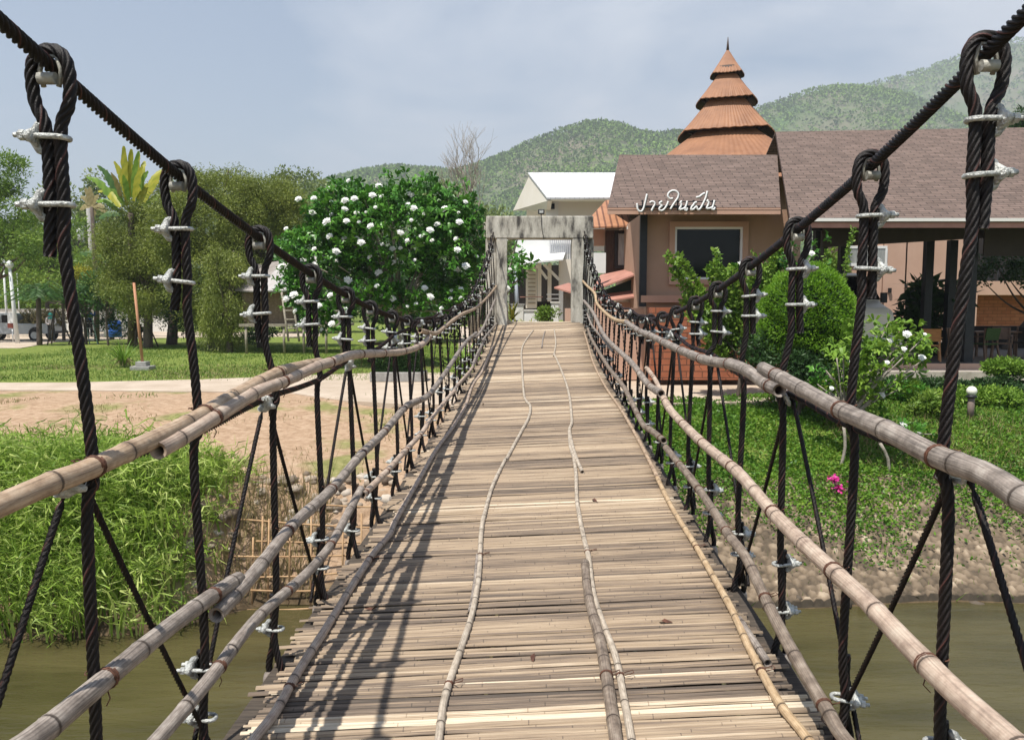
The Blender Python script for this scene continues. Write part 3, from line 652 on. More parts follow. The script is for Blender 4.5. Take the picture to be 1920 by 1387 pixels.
HS = [-.25, .38, 1.0, 1.62, 2.19, 2.81, 3.44, 4.03, 4.63]+[5.25+.61*i for i in range(19)]   # hanger stations
hang_pts = {}
for side in (-1, 1):
    for i, s in enumerate(HS):
        rr_ = random.Random(i*7+side)
        s = s+rr_.uniform(-.03, .03); near = s < 6.5 and s > 0; far = s > 10
        if s > 16.6: s = 16.6
        X = xc(s)+side*1.0; zt = zc(s, side); zb = zd(s, side)
        rz = rail_z(s, side); brace = (i % 2 == 1)
        # lengths of the doubled part, shortened where the cable hangs low
        H = zt-zb; top = min(1.0, max(.45, H/1.75))
        c1 = -.125*max(.75, top)-rr_.uniform(0, .02); c2 = -(.255+rr_.uniform(0, .05))*top; tail = c2-.075*top-rr_.uniform(0, .04)
        r = .0137
        o_ = side*.0145; lean = side*rr_.uniform(-.010, .010)
        pt = lambda dx, dz: Vector((X+dx*side, s+rr_.uniform(-.001, .001), zt+dz))
        knot = Vector((xc(s)+side*(.955 if brace else .972), s+.01, rz-.04)) if H > 1.15 else None
        bot = Vector((xc(s)+side*.985, s+.01, zb+.03))
        path = [pt(.017+lean, tail), pt(.0155, c2), pt(.0155, c1), pt(.036, c1*.55), pt(.040, -.012), pt(.027, .024), pt(0, .0345), pt(-.027, .024), pt(-.040, -.012), pt(-.036, c1*.55), pt(-.0155, c1), pt(-.0155, c2), pt(-.012, tail)]
        if knot is not None and knot.z < zt+tail-.05:
            path.append(path[-1].lerp(knot, .5)+Vector((-side*.004, 0, 0))); path.append(knot); path.append(knot+Vector((side*.012, -.012, -.10)))
        lt = rr_.uniform(.24, .40) if H > .8 else .2    # lower lap height above the deck
        path += [Vector((xc(s)+side*.972, s, zb+lt+.05)), Vector((xc(s)+side*.985, s, zb+.12)), Vector((xc(s)+side*.955, s-.012, zb-.02)), Vector((xc(s)+side*.955, s, zb-.10)),
                 Vector((xc(s)+side*.99, s+.03, zb-.115)), Vector((xc(s)+side*1.02, s+.035, zb-.02)), Vector((xc(s)+side*.998, s+.03, zb+.10)), Vector((xc(s)+side*.995, s+.025, zb+lt))]
        mb = MB(); rope_mesh(mb, path, r, .15, 4 if near else 2, .008 if s < 4.5 and s > 0 else (.014 if s < 8 else .04), i)
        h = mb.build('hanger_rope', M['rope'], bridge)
        put_clip(h, (X, s, zt+c1-.012), side, rr_.uniform(-.12, .12), rr_.uniform(-.25, .25))
        put_clip(h, (X, s, zt+c2), side, rr_.uniform(-.12, .12), rr_.uniform(-.25, .25))
        mid = Vector((xc(s)+side*.982, s+.012, 0))
        put_clip(h, (mid.x, mid.y, zb+.13+rr_.uniform(0, .03)), side, rr_.uniform(-.1, .1), rr_.uniform(-.5, .2))
        if lt > .3 or i % 3 == 0: put_clip(h, (mid.x, mid.y, zb+lt-.05), side, rr_.uniform(-.1, .1), rr_.uniform(-.4, .3))
        if s < 9:   # steel thimble gripping the main cable inside the loop
            tb = MB(); tb.tube([(X-side*.016, s, zt-.044), (X-side*.023, s, zt-.01), (X-side*.014, s, zt+.0195), (X+side*.014, s, zt+.0195), (X+side*.023, s, zt-.01), (X+side*.016, s, zt-.044)], .0055, 7)
            tb.tube([(X-side*.018, s-.012, zt-.030), (X+side*.018, s-.012, zt-.030)], .013, 8)
            tb.build('thimble', M['galvrust'], h)
        if brace:
            # pale rag and clip binding the rail cable, two thin braces to the deck
            put_clip(h, (xc(s)+side*.975, s-.01, rz-.055), side, rr_.uniform(-.3, .3), 1.45, rx=1.2)
            for dy in (-.62, .62):
                mb = MB(); a = Vector((xc(s)+side*.982, s+dy*.04, rz-.05)); b_ = Vector((xc(s+dy)+side*(1.03 if dy < 0 else .985), s+dy, zd(s+dy, side)+.0))
                q = [a, a+Vector((side*.012, dy*.05, -.05)), a.lerp(b_, .5)+Vector((side*.01, 0, 0)), b_]
                rope_mesh(mb, q, .0085, .09, 2, .012 if s < 7 else .05, i+2); mb.build('brace_rope', M['rope'], bridge)
        hang_pts[(side, i)] = (s, X)

# deck of split bamboo
def build_deck():
    Vs = []; Fs = []; T = []; UV = []; vb = 0
    s = -1.2; grp = 0; gt = .5; gl = 0; glL = .95; glR = .95; yaw = 0
    while s < 16.75:
        wd = R.uniform(.009, .024)
        if gl <= 0:
            gl = R.randint(4, 16); gt = R.choice([.32, .40, .46, .5, .55, .66, .86], p=[.1, .16, .22, .18, .14, .10, .1]); glL = R.uniform(.90, 1.0); glR = R.uniform(.90, .985); yaw = R.normal()*.006
            if gt > .8: gl = R.randint(1, 4)
        gl -= 1
        t = np.clip(gt+R.normal()*.12, 0, 1); th = R.uniform(.004, .009); lift = R.uniform(0, .006)+(.004 if R.rand() < .15 else 0)
        xl = -glL+R.normal()*.018; xr = glR+R.normal()*.018
        if R.rand() < .06: xl -= R.uniform(.02, .06)
        if R.rand() < .06: xr += R.uniform(.02, .05)
        ph = R.rand()*6.28; sk = yaw+R.normal()*.0025; nx = 15 if s < 9 else 7
        us = np.linspace(xl, xr, nx); bow = R.normal()*.003
        yy = s+us*(.012+sk)+bow*np.sin(us*3+ph)+.0018*np.sin(us*9+ph*2)
        zz = np.array([zd(s, u) for u in us])+lift+.004*np.sin(us*2.2+ph)*R.rand()-.006*np.clip(np.abs(us)-.85, 0, 1)*R.uniform(-2, 6)
        xx = np.array([xc(s)+u for u in us])
        w2 = wd*.5*(1+.06*np.sin(us*11+ph)); prof = [(-1, -.9), (-.8, .25), (-.25, .95), (.35, 1.0), (.85, .3), (1, -.9)]
        V = np.stack([np.stack([xx, yy+a*w2, zz+b*th*.6], 1) for a, b in prof], 1)  # nx,6,3
        k = len(prof); off = R.rand()*50
        Vs.append(V.reshape(-1, 3)); UV.append(np.stack([np.repeat(us+off, k), np.tile(np.array([p[0] for p in prof])*wd*.5, nx)+off*.37], 1))
        i = (np.arange(nx-1)[:, None]*k+np.arange(k-1)[None]).ravel()
        Fs.append(np.stack([i, i+1, i+1+k, i+k], 1)[:, ::-1]+vb); vb += nx*k; T.append(np.full(nx*k, t))
        Fs.append(np.array([[0, 1, 4, 5], [1, 2, 3, 4]])+vb-nx*k); e = vb-k; Fs.append(np.array([[5, 4, 1, 0], [4, 3, 2, 1]])+e)
        s += wd*(.93 if R.rand() > .05 else 1.35)
    np_mesh('slat_deck', np.concatenate(Vs), np.concatenate(Fs), M['slat'], bridge, np.concatenate(T), smooth=True, uv=np.concatenate(UV))
build_deck()
mb = MB()                                                     # dark layer added below the slats so the gaps look shaded and deep
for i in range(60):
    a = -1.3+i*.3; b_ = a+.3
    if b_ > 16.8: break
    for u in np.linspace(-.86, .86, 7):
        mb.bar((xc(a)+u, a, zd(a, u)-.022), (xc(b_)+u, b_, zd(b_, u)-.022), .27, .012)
mb.build('gap_shade_layer', mat('gap_shade_layer', (.035, .028, .022), (.09, .07, .052), 8, .9, stretch=(1, 12, 1)), bridge)
beam0 = None
for i, s in enumerate(HS):
    if s > 16.6 or s < -1: continue
    if beam0 is None:
        mb = MB(); pth = [(-1.03, 0, -.041), (-.5, 0.01, -.003), (0, 0, 0), (.5, -.01, .02), (1.03, 0, .041)]; mb.tube(catmull(pth, .2), .032, 10)
        beam0 = mb.build('cross_beam', M['bam_grey'], None); o = beam0
        beam0.data.attributes.new('node', 'FLOAT', 'POINT')
    else: o = beam0.copy(); C.objects.link(o)
    o.parent = bridge; o.location = Vector((xc(s), s+.02, zd(s)-.065))-BOFF

# bamboo canes traced as lines in the plane of the railing (u) or lying on the deck
def inplane(px, py, u):
    r = ray(px, py)      # x = -.05 + y*k + u
    t = (-.05+u)/(r.x-r.y*54/1400); return r*t
def ondeck(px, py, h):
    r = ray(px, py); a, b_ = .5, 25.0
    f = lambda t: (r*t).z-(zd((r*t).y, max(-1, min(1, (r*t).x-xc((r*t).y))))+h)
    for _ in range(50):
        c = (a+b_)/2
        if f(c) > 0: a = c
        else: b_ = c
    return r*a
def cane(name, pts, r0, m, parent=bridge, seed=0, label=None, gap=.27, r1=None):
    rr_ = random.Random(seed); p = catmull(pts, .02)
    # thin out the sampling with distance, jitter very slightly
    Ls = [0]
    for i in range(1, len(p)): Ls.append(Ls[-1]+(p[i]-p[i-1]).length)
    total = Ls[-1]; nodes = []; q = rr_.uniform(.05, gap)
    while q < total: nodes.append(q); q += gap*rr_.uniform(.72, 1.25)
    stations = sorted(set([round(x, 4) for x in np.arange(0, total, .06)]+[round(max(0, min(total, nq+d)), 4) for nq in nodes for d in (-.016, -.0045, -.0028, .0028, .0045, .016)]+[round(total, 4)]))
    pos = []; rad = []; nod = []; j = 0
    for st in stations:
        while j < len(Ls)-2 and Ls[j+1] < st: j += 1
        d = Ls[j+1]-Ls[j]; t = 0 if d < 1e-9 else (st-Ls[j])/d; pos.append(p[j].lerp(p[j+1], max(0, min(1, t))))
        dn = min([abs(st-x) for x in nodes] or [9]); f = 1.0
        if dn < .02: f = 1.09 if dn < .0046 else 1.03
        if dn < .0031: f = 1.05
        tt = st/max(total, .01); rad.append(r0*(1+(((r1 or r0)/r0)-1)*tt)*f*(1+.025*math.sin(st*7+seed))); nod.append(.85 if dn < .0031 else (.25 if dn < .0046 else 0))
    seg = 14; fr = frames(pos); vs = []; na = []; uv = []
    for i, (c, t, u, v) in enumerate(fr):
        for k in range(seg):
            a = 2*math.pi*k/seg; vs.append(tuple(c+(u*math.cos(a)+v*math.sin(a))*rad[i]-BOFF)); na.append(nod[i]); uv.append((k/seg+seed*.37, stations[i]+seed*1.7))
    n = len(fr); fs = [(i*seg+k, i*seg+(k+1) % seg, (i+1)*seg+(k+1) % seg, (i+1)*seg+k) for i in range(n-1) for k in range(seg)]
    for e, i in ((0, 0), (1, n-1)):     # hollow cut ends, the darkness of the bore painted in through the node value
        c, t, u, v = fr[i]; dirn = t if e == 0 else -t
        for (f, dp, na_) in ((.70, 0, .1), (.62, .045, .97)):
            for k in range(seg):
                a = 2*math.pi*k/seg; vs.append(tuple(c+(u*math.cos(a)+v*math.sin(a))*rad[i]*f+dirn*dp-BOFF)); na.append(na_); uv.append((k/seg, stations[i]))
        b0 = i*seg; b1 = n*seg+e*2*seg; b2 = b1+seg
        for (x, y) in ((b0, b1), (b1, b2)):
            for k in range(seg): fs.append((x+k, x+(k+1) % seg, y+(k+1) % seg, y+k))
        fs.append(tuple(b2+k for k in range(seg)))
    me = bpy.data.meshes.new(name); me.from_pydata(vs, [], fs)
    me.polygons.foreach_set('use_smooth', [True]*len(fs))
    at = me.attributes.new('node', 'FLOAT', 'POINT'); at.data.foreach_set('value', na)
    ul = me.uv_layers.new(name='UVMap'); flat = []
    for lp in me.loops: flat += uv[lp.vertex_index]
    ul.data.foreach_set('uv', flat)
    o = finish(name, me, M[m], parent); 
    if label: o['label'] = label
    return o, p
def ties(o, p, r, side, stations, seed=0):
    rr_ = random.Random(seed)
    for (s, X) in stations:
        k = min(range(len(p)), key=lambda i: abs(p[i].y-s))
        if abs(p[k].y-s) > .08 or k < 2 or k > len(p)-3: continue
        c = p[k]; t = (p[k+1]-p[k-1]).normalized(); u = t.cross(Vector((0, 0, 1))).normalized(); v = u.cross(t)
        mb = MB(); loop = []
        for a in np.linspace(0, 4*math.pi+1, 26):
            loop.append(c+(u*math.cos(a)+v*math.sin(a))*(r*1.07)+t*(.006*a/6-.006))
        mb.tube(loop, .0022, 5)
        q = c+Vector((side*(r+.004), 0, .004)); h = Vector((c.x+side*.05, c.y+.004, c.z+.012))
        mb.tube([q, q.lerp(h, .5)+Vector((0, -.02, .01)), h, h+Vector((0, .02, 0)), q+Vector((0, .02, 0))], .0018, 5)
        mb.tube([c+Vector((0, 0, -r)), c+Vector((-side*.012, -.01, -r-.018)), c+Vector((.004, -.012, -r-.035))], .0016, 4)
        mb.build('wire_tie', M['tie'], o)
LH = [(s, X) for (sd_, i), (s, X) in hang_pts.items() if sd_ < 0 and s < 7]; RH = [(s, X) for (sd_, i), (s, X) in hang_pts.items() if sd_ > 0 and s < 7]
rails = [
 # left side, top
 (-1, .945, .0235, 'bam_tan', [(-240, 1048), (-100, 992), (0, 947), (90, 908), (176, 875), (343, 797), (430, 747), (520, 700), (560, 688), (600, 680)]),
 (-1, .925, .0235, 'bam_pale', [(296, 845), (345, 817), (400, 783), (480, 735), (534, 714), (589, 689), (623, 678), (664, 665), (718, 662), (756, 659), (788, 648), (806, 631)]),
 (-1, .945, .022, 'bam_tan', [(787, 620), (816, 625), (834, 612), (851, 599), (868, 588), (892, 577), (915, 556), (932, 535)]),
 # left mid
 (-1, .945, .024, 'bam_grey', [(-90, 1480), (59, 1387), (163, 1302), (249, 1230), (316, 1176), (393, 1120), (447, 1085)]),
 (-1, .925, .0235, 'bam_grey', [(405, 1153), (457, 1097), (493, 1054), (550, 983), (620, 919), (677, 852), (718, 812), (752, 772), (768, 757), (797, 746), (812, 731), (838, 694), (872, 643), (893, 624)]),
 (-1, .94, .022, 'bam_grey', [(890, 634), (904, 618), (919, 584), (929, 560)]),
 (-1, .94, .021, 'bam_grey', [(752, 768), (775, 756), (800, 742), (821, 720)]),
 # left low
 (-1, .935, .0205, 'bam_grey', [(150, 1540), (294, 1387), (398, 1266), (452, 1194), (497, 1144), (575, 1075), (620, 1021), (648, 970), (677, 916)]),
 (-1, .915, .0195, 'bam_pale', [(680, 928), (718, 891), (759, 846), (791, 811), (807, 787), (838, 748), (853, 732)]),
 (-1, .93, .019, 'bam_pale', [(856, 724), (886, 688), (902, 653)]),
 (-1, .93, .018, 'bam_grey', [(848, 738), (859, 721), (881, 699), (893, 667), (908, 639)]),
 (-1, .93, .018, 'bam_grey', [(904, 640), (914, 626), (933, 605)]),
 # right side, top
 (1, .935, .0255, 'bam_grey', [(2160, 1040), (2000, 972), (1921, 936), (1851, 890), (1758, 856), (1669, 810), (1585, 773), (1520, 738), (1430, 690)]),
 (1, .915, .025, 'bam_grey', [(1462, 732), (1433, 718), (1403, 696), (1372, 683), (1327, 676), (1286, 661), (1249, 644), (1224, 631), (1198, 620), (1174, 604)]),
 (1, .93, .021, 'bam_gold', [(1180, 605), (1147, 596), (1120, 570), (1115, 550), (1101, 536), (1093, 527)]),
 # right mid
 (1, .935, .0255, 'bam_pale', [(1980, 1470), (1893, 1387), (1790, 1296), (1706, 1212), (1632, 1134), (1567, 1074), (1510, 1022), (1454, 966), (1412, 917), (1380, 882), (1325, 837), (1298, 812), (1259, 771), (1243, 744)]),
 (1, .915, .027, 'bam_grey', [(1240, 738), (1213, 718), (1183, 679), (1134, 630), (1112, 586), (1095, 564)]),
 (1, .935, .017, 'bam_pale', [(1249, 762), (1232, 718), (1216, 694), (1212, 690)]),
 # right low
 (1, .92, .0215, 'bam_brown', [(1680, 1480), (1585, 1387), (1549, 1328), (1501, 1248), (1461, 1175), (1429, 1109), (1397, 1042), (1368, 1005), (1333, 950), (1298, 900), (1273, 869), (1248, 838)]),
 (1, .905, .023, 'bam_brown', [(1245, 826), (1220, 806), (1205, 795), (1181, 747), (1167, 722), (1142, 690), (1128, 668), (1109, 635), (1102, 616)]),
 (1, .93, .017, 'bam_grey', [(1150, 660), (1128, 632), (1110, 610), (1101, 588)]),
]
for i, (side, u, r, m_, pts) in enumerate(rails):
    o, p = cane('bamboo_rail', [inplane(x, y, side*u) for x, y in pts], r, m_, seed=i+3, label='golden bamboo rail beside the concrete gate' if m_ == 'bam_gold' else None, gap=.30)
    ties(o, p, r, side, LH if side < 0 else RH, i)
strips = [
 (.0155, 'bam_pale', [(420, 1470), (475, 1387), (516, 1335), (560, 1257), (609, 1181), (665, 1090), (702, 1035), (732, 1000), (743, 973), (794, 884), (820, 840), (851, 798), (873, 760), (886, 722), (905, 694), (924, 650)], 0),
 (.012, 'bam_white', [(806, 1480), (822, 1387), (831, 1321), (845, 1271), (866, 1210), (886, 1146), (898, 1073), (902, 1000), (908, 965), (924, 910), (948, 860)], 1),
 (.013, 'bam_white', [(949, 862), (978, 808), (991, 783), (994, 761), (983, 742), (979, 690), (978, 657), (986, 638), (1000, 619)], 2),
 (.010, 'bam_grey', [(881, 1150), (890, 1100), (896, 1040)], 3),
 (.011, 'bam_grey', [(1016, 652), (1018, 635), (1022, 621)], 4),
 (.019, 'bam_brown', [(1164, 1480), (1155, 1387), (1141, 1292), (1126, 1204), (1104, 1120), (1097, 1055)], 5),
 (.012, 'bam_white', [(1196, 1480), (1184, 1387), (1170, 1310), (1155, 1233), (1133, 1175), (1112, 1109), (1104, 1047), (1093, 1000), (1082, 940), (1080, 890), (1076, 860), (1069, 835), (1067, 807)], 6),
 (.013, 'bam_white', [(1092, 885), (1082, 862), (1074, 838), (1068, 806), (1072, 788), (1067, 739), (1057, 706), (1046, 679), (1039, 664)], 7),
 (.012, 'bam_white', [(1038, 668), (1042, 643), (1039, 617)], 8),
 (.0135, 'bam_gold', [(1600, 1510), (1516, 1387), (1461, 1317), (1407, 1219), (1374, 1146), (1337, 1080), (1308, 1029), (1290, 1000), (1262, 955), (1240, 912), (1232, 895)], 9),
 (.013, 'bam_tan', [(1238, 905), (1228, 885), (1200, 830), (1167, 772), (1134, 723), (1112, 679), (1101, 641), (1095, 622)], 10),
 (.013, 'bam_grey', [(1440, 1243), (1412, 1200), (1385, 1160)], 11),
]
for (r, m_, pts, i) in strips:
    r *= 1.15
    o, p = cane('bamboo_batten', [ondeck(x, y, r*.75+.006) for x, y in pts], r, m_, seed=40+i, gap=.24)
    if i in (1, 6, 9, 0, 5):
        for q in (1.75, 2.6, 3.9): ties(o, p, r, 1, [(q, 0)], i)
mb = MB(); s = 16.78; mb.box(xc(s)-.98, xc(s)+.95, s-.03, s+.17, zd(s)-.06, zd(s)+.035); mb.build('end_beam', mat('end_beam_wood', (.44, .36, .26), (.58, .50, .38), 3, .8, stretch=(.5, 4, 1)), bridge, bevel=.01)

# ================================================================== CONCRETE GATE AND LANDING
gate = empty('concrete_gate', (xc(16.6), 16.8, ZG), 'weathered concrete portal frame standing at the far end of the footbridge', 'gateway')
def pxr(px, d, py=600): return P(px, py, d).x
def pz(py, d, px=960): return P(px, py, d).z
d = 16.62
zt = pz(405, d); zl = pz(447, d)
for a, b_ in ((911, 951), (1072, 1112)):
    mb = MB(); mb.box(pxr(a+(20 if a < 1000 else 0), d), pxr(b_-(0 if a < 1000 else 18), d), d, d+.34, ZG-.1, zl-.002); mb.build('column', M['concrete'], gate, bevel=.015)
    mb = MB(); x0, x1 = (pxr(911, d+.1), pxr(930.5, d+.1)) if a < 1000 else (pxr(1095, d+.1), pxr(1112, d+.1))
    mb.box(x0, x1, d+.1, d+.55, ZG-.1, zl-.002); mb.build('buttress', M['concrete'], gate, bevel=.012)
mb = MB(); mb.box(pxr(912, d), pxr(1111, d), d-.01, d+.42, zl, zt); mb.build('lintel', M['concrete'], gate, bevel=.02)
mb = MB(); mb.box(xc(17)-1.0, xc(17)+.95, 16.98, 18.2, ZG-.1, zd(17)-.06)
for k in range(8):
    z1 = zd(17)-.06-.21*(k+1)
    if z1 < ZG+.02: break
    mb.box(xc(17)-1.0, xc(17)+.95, 18.2+.3*k, 18.5+.3*k, ZG-.1, z1)
mb.build('landing_steps', M['concrete'], gate)
fl = empty('floodlight', (pxr(1014, d+.1), d+.1, zt), 'small black floodlight on top of the concrete gate', 'lamp')
mb = MB(); x = fl.location.x; mb.box(x-.07, x+.07, d+.05, d+.12, zt+.05, zt+.15); mb.build('housing', M['black'], fl, bevel=.008)
mb = MB(); mb.box(x-.045, x+.045, d+.043, d+.047, zt+.07, zt+.13); mb.build('lens', M['galv'], fl)
mb = MB(); mb.tube([(x, d+.1, zt), (x, d+.1, zt+.06)], .012, 6); mb.build('bracket', M['black'], fl)
mb = MB(); mb.tube(catmull([(x, d+.05, zt+.01), (x+.0, d-.02, zt-.01), (x+.01, d-.022, zt-.25), (x+.06, d-.022, zl-.02)], .05), .007, 5); mb.build('cable', M['black'], fl)

# ================================================================== BUILDINGS ON THE RIGHT
def wbox(mb, x0, x1, y0, y1, d, t, m=0, zref=None):
    """box whose front face fills the given picture rectangle at depth d, t deep"""
    ym = (y0+y1)/2; xm = (x0+x1)/2
    mb.box(P(x0, ym, d).x, P(x1, ym, d).x, d, d+t, P(xm, y1, d).z, P(xm, y0, d).z, m); return mb
def part(name, m, parent, boxes, bevel=0, label=None):
    mb = MB()
    for b_ in boxes: wbox(mb, *b_)
    o = mb.build(name, m, parent, bevel=bevel)
    if label: o['label'] = label
    return o
# ---- cafe block carrying the sign
cafe = empty('cafe_building', (P(1330, 600, 21).x, 21, ZG), 'brown stuccoed cafe wing with shingle roof and big dark picture window behind the gate', 'building')
D0 = 20.6
mb = MB(); zb = P(1300, 393, 20.6).z
x0 = P(1212, 500, D0).x; x1 = P(1475, 500, D0).x
wx0, wx1 = P(1266, 473, D0).x, P(1389, 473, D0).x; wz0, wz1 = P(1327, 522, D0).z, P(1327, 428, D0).z
mb.box(x0, wx0, D0, D0+.25, ZG-.1, zb); mb.box(wx1, x1, D0, D0+.25, ZG-.1, zb); mb.box(wx0, wx1, D0, D0+.25, ZG-.1, wz0); mb.box(wx0, wx1, D0, D0+.25, wz1, zb)
mb.box(x0, x0+.25, D0+.25, D0+6, ZG-.1, zb)
mb.build('wall', M['stucco'], cafe)
mb = MB(); tx0, tx1, tz0, tz1 = P(1254, 470, D0).x, P(1401, 470, D0).x, P(1327, 534, D0).z, P(1327, 416, D0).z
for (a, b_, c, e) in ((tx0, wx0-.03, tz0, tz1), (wx1+.03, tx1, tz0, tz1), (wx0-.03, wx1+.03, wz1+.03, tz1), (wx0-.03, wx1+.03, tz0, wz0-.03)): mb.box(a, b_, D0-.09, D0-.003, c, e)
mb.build('window_surround', M['stucco_trim'], cafe)
wn = MB()
for (a, b_, c, e) in ((wx0-.03, wx0+.03, wz0-.03, wz1+.03), (wx1-.03, wx1+.03, wz0-.03, wz1+.03), (wx0+.03, wx1-.03, wz1-.03, wz1+.03), (wx0+.03, wx1-.03, wz0-.03, wz0+.03)): wn.box(a, b_, D0-.05, D0+.06, c, e)
wo = wn.build('window', M['white'], cafe)
mb = MB(); mb.box(wx0+.03, wx1-.03, D0+.02, D0+.03, wz0+.03, wz1-.03); mb.build('pane', M['glass'], wo)
part('sill_band', M['stucco_trim'], cafe, [(1202, 1300, 554, 567, D0-.18, .176), (1300, 1470, 556, 569, D0-.18, .176)])
part('corner_post', M['black'], cafe, [(1200, 1213, 398, 575, D0-.14, .139)])
mb = MB(); wbox(mb, 1222, 1330, 576, 712, D0-.9, .72); mb.build('wall', brickmat('brick_wall', srgb(170, 104, 74), srgb(150, 88, 60), srgb(104, 66, 48), .42, .17, .014), cafe)['label'] = 'terracotta brick lower wall'
mb = MB(); wbox(mb, 1330, 1425, 580, 712, D0-.9, .72); mb.build('wall', brickmat('brick_wall_b', srgb(170, 104, 74), srgb(150, 88, 60), srgb(104, 66, 48), .42, .17, .014), cafe)
part('wall', M['stucco_pink'], cafe, [(1060, 1222, 578, 712, D0+.3, .3)], label='low salmon wall')
# roof: shingled slope with fascia
def sloped_roof(name, parent, el, er, rl, rr, mat_, fascia, th=.14, fh=.13):
    mb = MB(); nrm = (er-el).cross(rl-el).normalized()
    if nrm.z < 0: nrm = -nrm
    mb.slab([el, er, rr, rl], nrm, .05); o = mb.build(name, mat_, parent)
    mb = MB(); dd = Vector((0, -.035, 0))
    mb.box(el.x, er.x, el.y-.035, el.y-.002, el.z-fh, el.z+.03); f = mb.build('fascia', fascia, o)
    mb = MB(); dn = Vector((0, 0, -.10)); mb.slab([el+dn, er+dn, rr+dn, rl+dn], nrm, .09); mb.build('soffit', M['darkwood'], o)
    return o
el, er = P(1139, 396, 19.4), P(1463, 389, 19.4); er.z = el.z = (el.z+er.z)/2
rl, rr_ = P(1161, 298, 23.4), P(1457, 289, 23.4); rl.z = rr_.z = (rl.z+rr_.z)/2
sloped_roof('roof', cafe, el, er, rl, rr_, M['shingle'], M['stucco_trim'])
mb = MB(); bk = Vector((0, 3.5, -1.9)); mb.slab([rl, rr_, rr_+bk, rl+bk], (0, 0, 1), .05); mb.build('roof', M['shingle'], cafe)
# ---- the sign: eight handwritten Thai letters standing at the eave
sign = empty('lettered_sign', (P(1268, 393, 19.3).x, 19.3, P(1268, 398, 19.3).z), 'white handwritten Thai letter sign along the lower edge of the shingle roof', 'sign')
strokes = {
 0: [[(150, 390), (158, 440), (165, 500), (195, 540), (245, 545), (285, 480), (320, 350), (352, 205)]],
 1: [[(405, 378), (450, 352), (500, 368), (508, 410), (475, 470), (440, 540)]],
 2: [[(655, 352), (608, 375), (615, 415), (655, 432), (605, 475), (600, 515), (645, 535), (700, 500), (750, 425), (778, 350)]],
 3: [[(870, 290), (815, 295), (770, 250), (785, 185), (850, 138), (930, 142), (982, 200), (970, 275), (920, 350), (860, 440), (820, 508)]],
 4: [[(1050, 345), (1015, 372), (1040, 405), (1028, 450), (1000, 510), (1060, 502), (1110, 475), (1140, 420), (1156, 342)], [(1120, 478), (1110, 520), (1150, 528), (1155, 480)]],
 5: [[(1348, 362), (1300, 382), (1285, 415), (1250, 455), (1232, 515), (1290, 500), (1340, 450), (1370, 512), (1420, 490), (1480, 380), (1530, 265), (1560, 145)]],
 6: [[(1335, 268), (1400, 255), (1450, 215), (1510, 182)]],
 7: [[(1578, 322), (1555, 348), (1588, 365), (1572, 425), (1545, 490), (1620, 482), (1665, 455), (1685, 400), (1702, 328)], [(1665, 455), (1648, 500), (1698, 508), (1708, 465)]]}
for k, ss in strokes.items():
    mb = MB(); mk = MB()
    for st in ss:
        pts = [P(1180+a/10.667, 345+b_/10.667, 19.22) for a, b_ in st]; mb.tube(catmull(pts, .03), .0235, 8)
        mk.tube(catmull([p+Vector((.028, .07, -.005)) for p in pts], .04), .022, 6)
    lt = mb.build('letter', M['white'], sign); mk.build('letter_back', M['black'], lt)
part('rail', M['black'], sign, [(1198, 1343, 385.5, 388.5, 19.32, .05), (1268, 1343, 377, 379, 19.33, .04)])
part('standoff', M['black'], sign, [(x, x+2.2, 375, 394, 19.33, .05) for x in (1204, 1236, 1270, 1300, 1335)])
# ---- tiered tower roof behind
tw = empty('tiered_tower', (P(1362, 290, 31).x, 31, ZG), 'four tiered terracotta metal tower roof with thin finial rising behind the sign', 'tower')
cy = 33.4; cx = P(1362, 200, cy).x; DT = 31
def ppx(n, d): return n/1400*d
TROT = -math.atan2(cx, cy)
def tier(y_top, y_bot, w_top, w_bot, seg=12):
    mb = MB(); r0, r1 = ppx(w_top, cy)*1.0, ppx(w_bot, cy)*1.01
    zt_ = P(1362, y_top, cy-r0).z; zb_ = P(1362, y_bot, cy-r1).z; n = seg*14; prof = []
    ang = [2*math.pi*(k+.5)/n for k in range(n)]
    def rr(k, r): # rounded square plan, one face to the river
        a = ((ang[k]-TROT+math.pi/4) % (math.pi/2))-math.pi/4; return r*(.35/math.cos(a)+.65)*(1+.009*(k % 2))
    rings = [(r0, zt_, 0), (r0+(r1-r0)*.5, zt_+(zb_-zt_)*.54, 0), (r1, zb_, 1), (r1*.99, zb_-.03, 1), (r1*.72, zb_+(zt_-zb_)*.26, 0)]
    vs = []
    for r_, z, sc in rings:
        for k in range(n):
            a = ang[k]; q = rr(k, r_); vs.append((cx+q*math.cos(a), cy+q*math.sin(a), z-(.07*abs(math.cos(2*(a-TROT)))+.012*math.sin(a*31) if sc else 0)))
    fs = [(i*n+(k+1) % n, i*n+k, (i+1)*n+k, (i+1)*n+(k+1) % n) for i in range(4) for k in range(n)]
    fs.append(tuple(range(n))); mb.add(vs, fs); mb.m = [0]*(3*n)+[1]*(n+1); mb.build('roof_tier', [M['tin_tier'], M['darkwood']], tw)  # undersides coloured dark so the gaps under the eaves read as shade
M['tin_tier'] = mat('terracotta_tier_sheet', srgb(132, 92, 66), srgb(152, 108, 78), 1.6, .6, .1, 30)
M['tin_tower'] = brickmat('terracotta_sheet_tower', srgb(178, 128, 94), srgb(166, 116, 84), srgb(116, 76, 54), .20, 40, .03, .6, .9, 0)
tier(93, 131, 1.5, 30); tier(138, 177, 19, 54); tier(183, 234, 36, 85); tier(240, 330, 60, 205)
